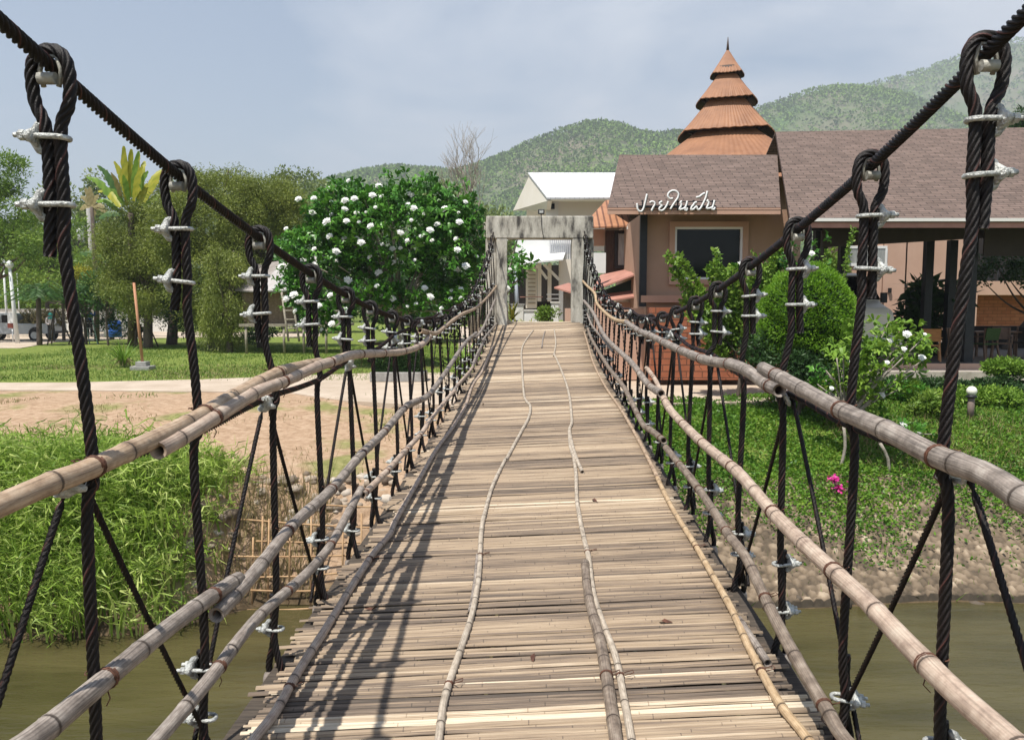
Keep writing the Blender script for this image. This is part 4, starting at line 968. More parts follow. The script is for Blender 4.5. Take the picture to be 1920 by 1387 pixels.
mb = MB(); mb.lathe([(.36, P(1362, 146, cy).z), (.36, P(1362, 133, cy).z)], (cx, cy, 0)); mb.lathe([(.78, P(1362, 194, cy).z), (.78, P(1362, 172, cy).z)], (cx, cy, 0)); mb.lathe([(1.3, P(1362, 254, cy).z), (1.3, P(1362, 228, cy).z)], (cx, cy, 0))
mb.build('lantern_core', M['darkwood'], tw)
for (yb_, yt_, w_) in ((252, 234, 80), (194, 175, 50)):
    for k in range(12):
        a = k*math.pi/6+.2; q = ppx(w_, cy); mb = MB(); mb.tube([(cx+q*.62*math.cos(a), cy+q*.62*math.sin(a), P(1362, yb_, cy).z), (cx+q*.86*math.cos(a), cy+q*.86*math.sin(a), P(1362, yt_+8, cy).z)], .045, 5)
        mb.build('strut', M['darkwood'], tw)
mb = MB(); mb.tube([(cx, cy, P(1362, 98, cy).z), (cx, cy, P(1362, 84, cy).z), (cx, cy, P(1362, 70, cy).z)], [.07, .045, .012], 8); mb.build('finial', M['darkwood'], tw)
mb = MB(); mb.lathe([(3.2, ZG), (3.2, P(1362, 330, cy).z)], (cx, cy, 0), 16); mb.build('wall', M['stucco'], tw)
# ---- restaurant with the long roof
rest = empty('restaurant_building', (P(1700, 680, 21).x, 21, ZG), 'open sided restaurant with long brown shingle roof and dark posts at the right', 'building')
el, er = P(1481, 419, 18.6), P(2350, 405, 18.6); er.z = el.z = P(1700, 415, 18.6).z
rl, rr_ = P(1454, 250, 25), P(2350, 224, 25); rl.z = P(1454, 250, 25).z; rr_.z = rl.z+.25
sloped_roof('roof', rest, el, er, rl, rr_, M['shingle'], M['tin_red'], fh=.16)
mb = MB(); wbox(mb, 1481, 2350, 409, 415, 18.5, .06); mb.build('gutter', M['offwhite'], rest)
mb = MB(); bk = Vector((0, 1.6, -1.0)); mb.slab([rl, rr_, rr_+bk, rl+bk], (0, 0, 1), .05); mb.build('roof', M['shingle'], rest)
part('beam', M['black'], rest, [(1500, 2300, 424, 432, 20.4, .2)])
FZ = P(1800, 681, 20.0).z
mb = MB(); mb.box(P(1560, 690, 20).x, P(2400, 690, 20).x, 20.0, 33, FZ-.12, FZ); mb.build('floor', mat('terrace_floor', (.10, .085, .075), (.15, .13, .115), 2, .6), rest)
part('floor_edge', M['stucco_pink'], rest, [(1560, 2400, 681.5, 699, 19.96, .038)])
part('boardwalk', M['woodfloor'], rest, [(1500, 2400, 697, 713, 19.3, .64)])
for i, (x, w_, yt_, yb_, d_) in enumerate([(1813, 17, 436, 681, 20.35), (1734, 14, 450, 672, 22.5), (1778, 14, 450, 672, 22.5), (1526, 9, 424, 700, 20.8), (1541, 8, 424, 700, 21.6), (1573, 13, 455, 690, 22.6), (2010, 18, 430, 681, 20.35), (2220, 18, 430, 681, 20.35)]):
    part('post', M['black'], rest, [(x, x+w_, yt_, yb_, d_, .22)])
mb = MB()
for (x0_, y0_, x1_, y1_, bb0, bb1, dd) in ((1543, 424, 1848, 424, 464, 446, 20.3),):
    a, b_, c, e = P(x0_, y0_, dd), P(x1_, y1_, dd), P(x1_, bb1, dd), P(x0_, bb0, dd); mb.slab([a, b_, c, e], (0, 1, 0), .05)
mb.build('roller_blind', M['blind'], rest); part('roller_blind', M['blind'], rest, [(1846, 2010, 418, 480, 20.0, .05)])
part('wall', M['stucco_pink'], rest, [(1535, 1655, 430, 560, 33.5, .3)], label='salmon wall with curtained window')
part('wall', M['stucco_pink'], rest, [(1655, 1698, 430, 672, 33.5, .3), (1698, 1830, 430, 547, 33.5, .3), (1727, 1830, 547, 672, 33.8, .2), (1535, 1655, 560, 672, 33.5, .3)])
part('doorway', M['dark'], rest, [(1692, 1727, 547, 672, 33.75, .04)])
wo = part('window', M['white'], rest, [(1576, 1664, 461, 466, 33.44, .055), (1576, 1664, 494, 499, 33.44, .055), (1576, 1580, 466, 494, 33.44, .055), (1660, 1664, 466, 494, 33.44, .055)])
part('pane', M['curtain'], wo, [(1580, 1660, 466, 494, 33.46, .03)])
part('wall_lamp', M['dark'], rest, [(1667, 1672, 540, 549, 33.38, .11)])
part('balcony', M['stucco_pink'], rest, [(1822, 2300, 527, 553, 34, 2)], label='salmon balcony parapet')
part('wall', M['brick'], rest, [(1822, 2300, 553, 616, 35, .3)], label='brick rear wall')
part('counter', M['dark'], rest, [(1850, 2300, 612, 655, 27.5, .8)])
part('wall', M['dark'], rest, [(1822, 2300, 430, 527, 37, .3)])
part('balustrade', M['black'], rest, [(x, x+2.2, 505, 527, 34.1, .04) for x in range(1830, 2100, 8)]+[(1826, 2100, 503, 505.5, 34.1, .05)])
# ---- dark wooden house with curtained window between gate and cafe
wh = empty('wooden_house', (P(1160, 560, 24).x, 24, ZG), 'dark wooden house with curtained window and terracotta sheet roof beside the gate', 'house')
a, b_, c, e = P(1108, 429, 24.2), P(1178, 426, 24.2), P(1172, 395, 26.8), P(1128, 384, 26.8)
mb = MB(); mb.slab([P(1090, 429, 24.2), P(1180, 426, 24.2), P(1180, 378, 27), P(1136, 378, 27)], (0, 0, 1), .05); mb.build('roof', M['tin_tower'], wh)
part('wall', M['darkwood'], wh, [(1135, 1212, 432, 520, 24.8, .3)])
part('wall', M['stucco'], wh, [(1098, 1135, 430, 460, 24.9, .3)])
wo = part('window', M['black'], wh, [(1153, 1202, 433, 438, 24.72, .075), (1153, 1202, 497, 503, 24.72, .075), (1153, 1159, 438, 497, 24.72, .075), (1176, 1180, 438, 497, 24.72, .075), (1197, 1202, 438, 497, 24.72, .075)])
part('pane', M['curtain'], wo, [(1159, 1197, 438, 497, 24.75, .03)])
part('beam', M['offwhite'], wh, [(1176, 1193, 424, 430, 24.0, .1)])
mb = MB(); mb.slab([P(1108, 548, 22.8), P(1204, 512, 22.6), P(1172, 508, 24.7), P(1126, 518, 24.7)], (0, 0, 1), .05); mb.build('canopy', M['tin_red'], wh)
mb = MB(); mb.slab([P(1112, 552, 23.2), P(1204, 516, 23.2), P(1204, 552, 23.2), P(1128, 566, 23.2)], (0, 1, 0), .05); mb.build('wall_panel', M['green_dark'], wh)
mb = MB(); mb.slab([P(1124, 569, 22.6), P(1204, 556, 22.6), P(1204, 545, 23.15), P(1120, 556, 23.15)], (0, 0, 1), .05); mb.build('canopy', M['tin_red'], wh)
part('wall', M['stucco_pink'], wh, [(1100, 1212, 566, 640, 23.3, .3)])
sl = empty('banner', (P(1124, 510, 23).x, 23, P(1124, 512, 23).z), 'white striped banner hanging between the gate and the wooden house', 'banner')
part('cloth', M['white'], sl, [(1112, 1136, 474, 512, 23, .03)])
# ---- white house beyond the gate
hs = empty('white_house', (P(1040, 560, 36).x, 36, ZG), 'cream two storey house with white sheet roof seen through and above the gate', 'house')
ev = 372; zr = P(1060, 327, 38).z; ze = P(1060, 374, 34.6).z; zl_ = P(975, 392, 38).z
g0, g1 = P(1026, 374, 34.6), P(1175, 374, 34.6); g1.z = g0.z
r0, r1 = P(990, 327, 38.5), P(1185, 327, 38.5); r1.z = r0.z
M['roof_sheet'] = brickmat('white_roof_sheet', (.74, .75, .76, 1), (.70, .71, .72, 1), (.58, .59, .60, 1), .22, 2.0, .02, .5, .5, 0)
mb = MB(); mb.slab([g0, g1, r1, r0], (0, -.3, 1), .08); mb.build('roof', M['roof_sheet'], hs)
l0 = P(963, 393, 42.0); l0.z = P(963, 393, 41).z; mb = MB(); mb.slab([r0, r1, Vector((r1.x, 43, r0.z-2.0)), Vector((r0.x, 43, r0.z-2.0))], (0, .3, 1), .08); mb.build('roof', M['roof_white'], hs)
# gable wall, facing left and towards the river
mb = MB(); A = P(1024, 376, 35); B = P(990, 333, 38.4); Cc = P(962, 393, 41); 
mb.slab([Vector((g0.x+.02, 34.7, g0.z-.05)), Vector((r0.x+.05, 38.5, r0.z-.1)), Vector((P(962, 393, 41).x, 41.5, P(962, 393, 41).z)), Vector((P(1024, 393, 36).x, 35.6, P(1024, 396, 36).z))], (1, .3, 0), .2); mb.build('gable', M['cream'], hs)
part('wall', M['cream'], hs, [(1024, 1180, 378, 470, 36, .4)])
part('wall', M['offwhite'], hs, [(1024, 1047, 377, 420, 35.9, .095)])
part('window', M['glass'], hs, [(1029, 1040, 382, 392, 35.84, .06)]); part('window', M['glass'], hs, [(1015, 1021, 386, 398, 36.3, .05)])
part('balcony', M['white'], hs, [(966, 1080, 448, 487, 34, .25)])
part('balustrade', mat('balustrade_grey', (.35, .36, .40), None, rough=.6), hs, [(x, x+.9, 449, 476, 33.9, .05) for x in range(1031, 1072, 4)])
mb = MB(); mb.slab([P(968, 497, 31.6), P(1056, 488, 31.6), P(1060, 476, 34), P(962, 484, 34)], (0, 0, 1), .07); mb.build('canopy', M['white'], hs)
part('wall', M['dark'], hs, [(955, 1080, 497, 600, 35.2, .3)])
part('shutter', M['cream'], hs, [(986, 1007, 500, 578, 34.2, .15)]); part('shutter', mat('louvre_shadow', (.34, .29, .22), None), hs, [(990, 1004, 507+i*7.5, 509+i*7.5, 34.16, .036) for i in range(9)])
for x in (1008, 1027): part('post', M['cream'], hs, [(x, x+7, 493, 565, 33.4, .2)])
mb = MB(); mb.bar(P(1006, 497, 33), P(1026, 523, 33), .10, .12); mb.bar(P(1020, 496, 33), P(1049, 525, 33), .10, .12); mb.build('brace', M['offwhite'], hs)
part('wall', M['cream'], hs, [(1049, 1072, 486, 540, 33.2, .6)]); part('wall', M['white'], hs, [(1049, 1056, 540, 600, 33.2, .5)])
part('railing', M['white'], hs, [(1025, 1049, 551, 553, 32.6, .06), (1025, 1049, 559, 561, 32.6, .06)])
part('railing', M['tin_red'], hs, [(975, 1018, 556, 557.5, 32.6, .05)])
po = empty('steel_pole', (P(969, 600, 30).x, 30, ZG), 'pale blue grey pole seen inside the left half of the gate', 'pole')
mb = MB(); mb.tube([P(971, 600, 30), P(966, 505, 30)], [.09, .07], 10); mb.build('shaft', mat('pole_paint', (.42, .46, .52), None), po)
mb = MB(); mb.tube([P(965, 520, 30), P(952, 548, 29.5)], .02, 5); mb.build('stay', M['galv'], po)
def whiteblock(x0, x1, y0, y1, d, label, m='white', nm='white_wall'):
    r_ = empty(nm, (P((x0+x1)/2, y1, d).x, d, ZG), label, 'wall'); mb = MB(); mb.box(P(x0, y0, d).x, P(x1, y0, d).x, d, d+.3, ZG-.05, P(x0, y0, d).z); mb.build('panel', M[m], r_, bevel=.02)
    mb = MB(); mb.box(P(x0, y0, d).x-.03, P(x1, y0, d).x+.03, d-.03, d+.33, P(x0, y0, d).z, P(x0, y0, d).z+.05); mb.build('coping', M['stone' if m != 'white' else 'offwhite'], r_)
whiteblock(959, 982, 572, 605, 26, 'pale grey planter block at the foot of the blue grey pole', 'offwhite', 'garden_wall')
whiteblock(983, 1013, 583, 605, 27, 'low white garden wall at the centre of the gate opening', 'white', 'garden_wall')
whiteblock(1034, 1048, 568, 605, 27, 'tall narrow white pier right of the green shrub in the gate', 'white', 'garden_wall')
kiosk = empty('wooden_gate_shelter', (P(1062, 600, 25).x, 25, ZG), 'grey timber door under a small red roof at the right in the gate opening', 'shelter')
mb = MB(); wbox(mb, 1056, 1072, 550, 640, 25, .12); mb.build('door', mat('grey_boards', (.16, .14, .12), (.28, .25, .22), 8, .9, stretch=(8, 8, .5)), kiosk)
mb = MB(); mb.slab([P(1039, 541, 24.6), P(1076, 552, 24.2), P(1076, 536, 25.4), P(1066, 533, 25.4)], (0, 0, 1), .05); mb.build('roof', M['tin_red'], kiosk)

# ================================================================== FURNITURE, VAN
def make_chair(name, label, wood, fab, loc, rz):
    t = empty(name, loc, label, 'chair', None, rz)
    def p_(nm, mb, m): return mb.build(nm, m, t, world=False)
    mb = MB(); mb.box(-.23, .23, -.22, .22, .42, .46); p_('seat', mb, fab)
    mb = MB(); mb.slab([(-.22, .19, .55), (.22, .19, .55), (.22, .27, .90), (-.22, .27, .90)], (0, 1, .1), .03); p_('backrest', mb, fab)
    for sx in (-1, 1):
        mb = MB(); mb.bar((sx*.21, -.2, .42), (sx*.24, -.25, 0), .045, .045); p_('leg', mb, wood)
        mb = MB(); mb.bar((sx*.21, .21, .90), (sx*.21, .19, .42), .04, .04); mb.bar((sx*.21, .19, .42), (sx*.24, .28, 0), .045, .045); p_('leg', mb, wood)
        mb = MB(); mb.bar((sx*.24, -.23, .64), (sx*.24, .22, .66), .05, .03); mb.bar((sx*.24, -.22, .44), (sx*.24, -.22, .64), .04, .04); p_('armrest', mb, wood)
    return t
def at(px, d, z): q = P(px, 640, d); return (q.x, d, z)
make_chair('wooden_armchair', 'orange teak armchair nearest the small frangipani on the terrace', M['teak'], M['teak'], at(1745, 20.9, FZ), 2.7)
make_chair('wooden_armchair', 'olive green upholstered chair just right of the dark terrace post', M['chairwood'], M['green_fabric'], at(1848, 21.7, FZ), 3.3)
make_chair('wooden_armchair', 'brown slatted chair between the two thick hanger ropes on the terrace', M['chairwood'], M['chairwood'], at(1800, 21.6, FZ), .5)
make_chair('wooden_armchair', 'brown splayed leg chair right of the green upholstered chair', M['chairwood'], M['chairwood'], at(1878, 22, FZ), -.5)
make_chair('wooden_armchair', 'grey brown chair at the far right frame edge under the blind', M['chairwood'], M['blind'], at(1915, 22.6, FZ), -1.0)
tb = empty('dining_table', at(1868, 23.2, FZ), 'dark dining table behind the chairs under the brick wall', 'table')
mb = MB(); mb.box(-.9, .9, -.4, .4, .72, .76); mb.build('tabletop', M['chairwood'], tb, world=False)
for sx in (-1, 1):
    for sy in (-1, 1): mb = MB(); mb.box(sx*.8-.03, sx*.8+.03, sy*.32-.03, sy*.32+.03, 0, .72); mb.build('leg', M['chairwood'], tb, world=False)
def make_van():
    v = empty('parked_van', (P(1586, 640, 22).x, 22.1, FZ+.01), 'cream van parked behind the round clipped bush', 'van')
    prof = [(-.85, .35), (-.88, .95), (-.80, 1.15), (-.72, 1.95), (-.60, 2.1), (.60, 2.1), (.72, 1.95), (.80, 1.15), (.88, .95), (.85, .35)]
    def loft(secs):
        mb = MB(); k = len(prof); vs = []
        for (y, sx, zs, z0) in secs: vs += [(x*sx, y, z0+(z-.35)*zs+.35-.0) for x, z in prof]
        fs = [(i*k+j, i*k+(j+1) % k, (i+1)*k+(j+1) % k, (i+1)*k+j) for i in range(len(secs)-1) for j in range(k)]+[tuple(range(k-1, -1, -1)), tuple((len(secs)-1)*k+j for j in range(k))]
        mb.add(vs, fs, 0); return mb
    loft([(-.95, .93, .42, 0), (-.85, .97, .5, 0), (-.35, 1, .60, 0), (.2, 1, .96, 0), (.6, 1, 1, 0), (3.2, 1, 1, 0), (3.4, .96, .96, 0)]).build('body', M['van'], v, bevel=.03, world=False)
    mb = MB(); mb.slab([(-.68, -.32, 1.42), (.68, -.32, 1.42), (.62, .17, 1.98), (-.62, .17, 1.98)], (0, -.75, .65), .025); mb.build('windshield', M['glass'], v, world=False)
    for sx in (-1, 1):
        mb = MB(); mb.tube([(sx*.84, 0, .33), (sx*.62, 0, .33)], .33, 18, smooth=False); w_ = mb.build('wheel', M['tyre'], v, world=False)
        mb = MB(); mb.tube([(sx*.85, 0, .33), (sx*.80, 0, .33)], .2, 14); mb.build('rim', M['galv'], w_, world=False)
        mb = MB(); mb.box(sx*.62-.14, sx*.62+.14, -1.0, -.93, .68, .86); mb.build('headlight', M['galv'], v, bevel=.02, world=False)
        mb = MB(); mb.box(sx*.98-.07, sx*.98+.07, .0, .08, 1.35, 1.6); mb.build('side_mirror', M['black'], v, world=False)
    mb = MB(); mb.box(-.86, .86, -1.05, -.9, .36, .55); mb.build('bumper', M['offwhite'], v, bevel=.03, world=False)
    v.rotation_euler = (0, 0, .06); v.scale = (1.2, 1.2, 1.2)
make_van()
# garden globe lamp
gl = empty('garden_lamp', (P(1819, 790, 15).x, 15, float(hgt(P(1819, 790, 15).x, 15))), 'short garden lamp with a white globe on a grey post in the shrubs', 'garden lamp')
gx = gl.location.x; gz = P(1819, 733, 15).z
mb = MB(); mb.tube([(gx, 15, gl.location.z), (gx, 15, gz-.1)], .065, 10); mb.build('post', mat('lamp_post_brown', (.16, .12, .10), (.22, .17, .14), 8, .8), gl)
mb = MB(); mb.lathe([(.10, gz-.13), (.10, gz-.09)], (gx, 15, 0)); mb.build('collar', M['black'], gl)
mb = MB(); mb.lathe([(max(.004, .1*math.sin(a)), gz-.1*math.cos(a)) for a in np.linspace(0, math.pi, 10)], (gx, 15, 0), 16); mb.build('globe', M['globe'], gl)

# ================================================================== LEFT BANK OBJECTS
# pickup truck, side on, facing left
def make_pickup():
    d = 47.0; x1 = P(110, 600, d).x; v = empty('pickup_truck', (x1-2.6, d, ZG), 'silver pickup truck loaded with cut branches parked on the far left road', 'pickup truck')
    mb = MB(); pr = [(-2.6, .42), (-2.62, .85), (-2.5, 1.02), (-1.55, 1.12), (-.95, 1.66), (-.8, 1.72), (.25, 1.72), (.38, 1.66), (.5, 1.08), (2.55, 1.08), (2.6, 1.0), (2.6, .5)]
    def arch(cx_): return [(cx_+.44*math.cos(a), .42+.44*math.sin(a)) for a in np.linspace(0, math.pi, 9)]
    poly = pr+arch(1.62)+arch(-1.72)
    mb.slab([(x, -.82, z) for x, z in poly], (0, 1, 0), 1.64); mb.build('body', M['silver'], v, bevel=.03, world=False)
    for sx, nm in (((-1.42, -.86, -.52, -.52), 0), ((-.42, -.42, .25, .34), 1)):
        mb = MB(); pts = [(sx[0], 1.14), (sx[3], 1.14), (sx[2], 1.6), (sx[1], 1.6)]; mb.slab([(x, -.845, z) for x, z in pts], (0, 1, 0), .02); mb.build('window', M['glass'], v, world=False)
    for cx_ in (1.62, -1.72):
        for sy in (-.84, .84):
            mb = MB(); mb.tube([(cx_, sy-.1, .36), (cx_, sy+.1, .36)], .36, 20, smooth=False); w_ = mb.build('wheel', M['tyre'], v, world=False)
            mb = MB(); mb.tube([(cx_, sy-.12, .36), (cx_, sy-.08, .36)], .22, 14); mb.build('rim', M['galv'], w_, world=False)
    mb = MB(); mb.box(2.6, 2.7, -.8, .8, .45, .6); mb.build('bumper', M['black'], v, world=False)
    return v
pk = make_pickup()
px0 = pk.location
V, F = diamonds(np.stack([R.uniform(px0.x+.5, px0.x+2.7, 1500), R.uniform(46.3, 47.7, 1500), ZG+1.05+R.rand(1500)**1.5*.75], 1), R.normal(size=(1500, 3))+np.array([.5, 0, .2]), R.uniform(.15, .5, 1500), R.uniform(.04, .12, 1500))
tag(np_mesh('cut_branches', V, F, FM['drygrass'], None, np.repeat(R.rand(1500), 4)), 'heap of cut leafy branches lying in the pickup bed', 'branches')
def skinm(name, vs, es, rad, m, parent, sub=1):
    me = bpy.data.meshes.new(name); me.from_pydata([tuple(v) for v in vs], es, []); o = finish(name, me, m, parent)
    md = o.modifiers.new('skin', 'SKIN'); md.use_smooth_shade = True
    for i, r_ in enumerate(rad): me.skin_vertices[0].data[i].radius = (r_, r_)
    me.skin_vertices[0].data[0].use_root = True
    s = o.modifiers.new('sub', 'SUBSURF'); s.levels = sub; s.render_levels = sub; return o
def person(loc, label, shirt, trouser, head_m, rz, pose, scale=1.0, cap=None):
    t = empty('person', loc, label, 'person', None, rz); t.scale = (scale,)*3
    J = dict(pel=(0, 0, .95), che=(0, 0, 1.28), nk=(0, 0, 1.46), hd=(0, -.01, 1.60), ht=(0, -.01, 1.70), ls=(-.18, 0, 1.42), rs=(.18, 0, 1.42),
             le=(-.24, -.02, 1.14), re=(.24, -.02, 1.14), lw=(-.25, -.12, .90), rw=(.25, -.12, .90), lh=(-.09, 0, .92), rh=(.09, 0, .92), lk=(-.11, -.02, .50), rk=(.11, -.02, .50), lf=(-.12, 0, .08), rf=(.12, 0, .08), lt=(-.13, -.16, .04), rt=(.13, -.16, .04))
    J.update(pose); names = list(J); ix = {k: i for i, k in enumerate(names)}
    E = [('pel', 'che'), ('che', 'nk'), ('nk', 'hd'), ('hd', 'ht'), ('nk', 'ls'), ('nk', 'rs'), ('ls', 'le'), ('le', 'lw'), ('rs', 're'), ('re', 'rw'), ('pel', 'lh'), ('pel', 'rh'), ('lh', 'lk'), ('lk', 'lf'), ('lf', 'lt'), ('rh', 'rk'), ('rk', 'rf'), ('rf', 'rt')]
    rd = dict(pel=.14, che=.14, nk=.055, hd=.095, ht=.07, ls=.06, rs=.06, le=.042, re=.042, lw=.03, rw=.03, lh=.085, rh=.085, lk=.06, rk=.06, lf=.045, rf=.045, lt=.035, rt=.035)
    skinm('body', [J[k] for k in names], [(ix[a], ix[b]) for a, b in E], [rd[k] for k in names], M['skin'], t)
    def sub(nm, keys, ed, ex, m):
        ii = {k: i for i, k in enumerate(keys)}; skinm(nm, [J[k] for k in keys], [(ii[a], ii[b]) for a, b in ed], [rd[k]+ex for k in keys], m, t)
    sub('shirt', ['pel', 'che', 'nk', 'ls', 'rs', 'le', 're', 'lw', 'rw'], [('pel', 'che'), ('che', 'nk'), ('nk', 'ls'), ('nk', 'rs'), ('ls', 'le'), ('rs', 're'), ('le', 'lw'), ('re', 'rw')], .018, shirt)
    sub('trousers', ['pel', 'lh', 'rh', 'lk', 'rk', 'lf', 'rf'], [('pel', 'lh'), ('pel', 'rh'), ('lh', 'lk'), ('rh', 'rk'), ('lk', 'lf'), ('rk', 'rf')], .02, trouser)
    hd = Vector(J['hd']); mb = MB(); prof = [(.004, .13), (.075, .11), (.112, .05), (.116, -.01), (.10, -.07)]
    if cap == 'scarf': prof += [(.15, -.17), (.17, -.24)]
    mb.lathe(list(reversed(prof)), (hd.x, hd.y+.012, hd.z+.01), 12); mb.build('head_scarf' if cap == 'scarf' else 'hair', head_m, t, world=False)
    return t
person((P(95, 600, 44.5).x, 44.5, ZG), 'person in a pale shirt and teal head scarf standing beside the pickup', M['shirt_grey'], M['trouser'], M['teal'], .6, dict(lw=(-.10, -.30, 1.05), rw=(.12, -.3, 1.02)), 1.02, 'scarf')
person((P(263, 600, 41).x, 41, ZG), 'person with black hair in a black top bending by the orange stake', M['shirt_black'], M['trouser'], M['hair'], -1.2, dict(che=(0, -.16, 1.22), nk=(0, -.26, 1.36), hd=(0, -.33, 1.48), ht=(0, -.36, 1.57), ls=(-.18, -.24, 1.32), rs=(.18, -.24, 1.32), le=(-.2, -.42, 1.12), re=(.2, -.42, 1.12), lw=(-.12, -.60, 1.0), rw=(.12, -.6, 1.0), lk=(-.13, -.12, .5), lf=(-.13, .02, .08), rf=(.13, .25, .08), rt=(.13, .1, .04), lt=(-.13, -.14, .04)), .97)
person((P(167, 600, 43).x, 43, ZG+.35), 'person in a blue shirt standing on the green stepladder', M['shirt_blue'], M['trouser'], M['hair'], 3.0, dict(lw=(-.2, -.25, 1.55), le=(-.25, -.15, 1.3), rw=(.2, -.25, 1.55), re=(.25, -.15, 1.3)), .95)
ld = empty('stepladder', (P(172, 640, 42.4).x, 42.4, ZG), 'green metal stepladder standing on the lawn among the tree stakes', 'ladder')
for k, (a, b_) in enumerate((((-.35, 0, 1.7), (.05, -.3, 0)), ((.05, 0, 1.7), (.5, -.3, 0)))):
    mb = MB(); mb.bar(a, b_, .05, .03); mb.build('rail', mat('ladder_green%d' % k, (.10, .22, .15), (.2, .34, .26), 9, .5), ld, world=False)
for k in range(5):
    z = .3+.3*k; x = -.0+.4*(1-z/1.7); mb = MB(); mb.bar((x-.35, -.3*(1-z/1.7), z), (x+.1, -.3*(1-z/1.7), z), .06, .03); mb.build('rung', M['galv'], ld, world=False)
# lamp posts and the utility pole
def lamppost(px_b, px_t, y_t, y_b, d, label, grp=None, head=True, r=.09):
    b_ = P(px_b, y_b, d); t_ = P(px_t, y_t, d); root = empty('lamp_post', (b_.x, d, ZG), label, 'lamp post', grp)
    mb = MB(); mb.tube([Vector((b_.x, d, ZG)), t_], [r, r*.6], 10); mb.build('pole', M['metalwhite'], root)
    if head: mb = MB(); mb.lathe([(.05, t_.z-.1), (.2, t_.z), (.22, t_.z+.12), (.1, t_.z+.3), (.02, t_.z+.36)], (t_.x, d, 0), 10); mb.build('lantern', M['metalwhite'], root)
lamppost(33, 18, 500, 645, 43, 'white lamp post with the thick base, nearest of the lamp posts by the pickup', r=.13)
lamppost(16, 6, 496, 636, 50, 'slim white lamp post left of the thick based one, partly behind the pickup', r=.09)
lamppost(37, 32, 512, 600, 60, 'farthest thin white pole right of the lamp posts', r=.06, head=False)
sg = empty('notice_board', (P(22, 630, 44).x, 44, ZG), 'small white notice on a red post beside the thick lamp post', 'sign')
mb = MB(); wbox(mb, 14, 25, 588, 606, 44, .03); mb.build('board', M['white'], sg); mb = MB(); wbox(mb, 14, 25, 606, 615, 44, .1); mb.build('box', M['rust'], sg)
mb = MB(); q = P(22, 614, 44); mb.tube([(q.x, 44.05, ZG), (q.x, 44.05, q.z)], .035, 6); mb.build('post', M['metalwhite'], sg)
up = empty('utility_pole', (P(175, 600, 62).x, 62, ZG), 'concrete utility pole with transformer beside the banana plants', 'utility pole')
mb = MB(); mb.tube([Vector((P(180, 600, 62).x, 62, ZG)), P(165, 388, 62)], [.22, .15], 8); mb.build('pole', M['stone'], up)
mb = MB(); q = P(150, 425, 62); mb.box(q.x-.45, q.x+.35, 61.8, 62.2, q.z-.05, q.z+.05); mb.lathe([(.25, q.z-1.1), (.27, q.z-.9), (.27, q.z-.25), (.2, q.z-.15)], (q.x, 62, 0), 10); mb.build('transformer', M['galv'], up)
# blue barrels
def barrel(px, py, d, w_, label, m='blue', z0=0.3):
    q = P(px, py, d); b = empty('barrel', (q.x, d, ZG+z0), label, 'barrel'); mb = MB(); r_ = w_/2
    mb.lathe([(r_*.92, 0), (r_, .05), (r_, .3), (r_*1.03, .33), (r_, .36), (r_, .62), (r_*1.03, .65), (r_, .68), (r_, .9), (r_*.9, .95)], (0, 0, 0), 18); mb.build('drum', M[m], b, world=False)
    mb = MB(); mb.lathe([(r_*.85, .95), (r_*.85, .98)], (0, 0, 0), 14); mb.build('lid', M[m], b, world=False)
barrel(215, 600, 45, .72, 'bright blue plastic barrel right of the grey bin'); barrel(206, 600, 45.3, .72, 'grey bin left of the bright blue barrel', 'stone')
# pale low wall and blocks behind the lawn
lw = empty('boundary_wall', (P(170, 620, 52).x, 52, ZG), 'pale grey boundary wall running behind the saplings and barrels', 'wall')
mb = MB(); wbox(mb, -40, 330, 581, 622, 53, .2); mb.build('panel', M['offwhite'], lw)
mb = MB(); wbox(mb, -40, 330, 579, 581, 52.95, .3); mb.build('coping', M['stone'], lw)
tent = empty('white_canopy', (P(180, 540, 58).x, 58, ZG), 'curved white canopy roof half hidden behind the saplings', 'canopy')
mb = MB(); pts = [P(155+i*6, 538-14*math.sin(math.pi*i/9*.8+.4), 58) for i in range(8)]
for a, b_ in zip(pts[:-1], pts[1:]): mb.slab([a, b_, b_+Vector((0, 3, 0)), a+Vector((0, 3, 0))], (0, 0, 1), .15)
mb.build('sheet', M['white'], tent)
for x in (158, 196): mb = MB(); q = P(x, 540, 58); mb.tube([(q.x, 58.5, ZG), (q.x, 58.5, q.z)], .05, 6); mb.build('post', M['galv'], tent)
# orange stake with concrete foot
st = empty('marker_stake', (P(268, 700, 25).x, 25, ZG), 'leaning orange stake set in a grey concrete block on the lawn', 'stake')
b_ = P(268, 690, 25); mb = MB(); mb.tube([(b_.x, 25, ZG+.15), P(251, 530, 25)], [.05, .042], 8); mb.build('rod', M['stake'], st)
mb = MB(); mb.box(b_.x-.32, b_.x+.32, 24.75, 25.25, ZG-.02, ZG+.13); mb.box(b_.x-.18, b_.x+.18, 24.85, 25.15, ZG+.132, ZG+.28); mb.build('footing', M['stone'], st, bevel=.015)
# tree stakes: thin dark poles propping the saplings
def stakes(px, d, n, label):
    q = P(px, 600, d); r_ = empty('tree_props', (q.x, d, ZG), label, 'stakes')
    for k in range(n):
        a = k*2*math.pi/n+.4; mb = MB(); mb.tube([(.75*math.cos(a), .75*math.sin(a), 0), (.05*math.cos(a), .05*math.sin(a), 2.0)], .035, 6); mb.build('pole', M['bark'], r_, world=False)
stakes(155, 42, 4, 'dark poles propping the sapling behind the first left hanger rope'); stakes(265, 39, 3, 'dark poles propping the leaning sapling by the orange stake'); stakes(105, 42, 3, 'dark poles beside the person with the teal scarf')
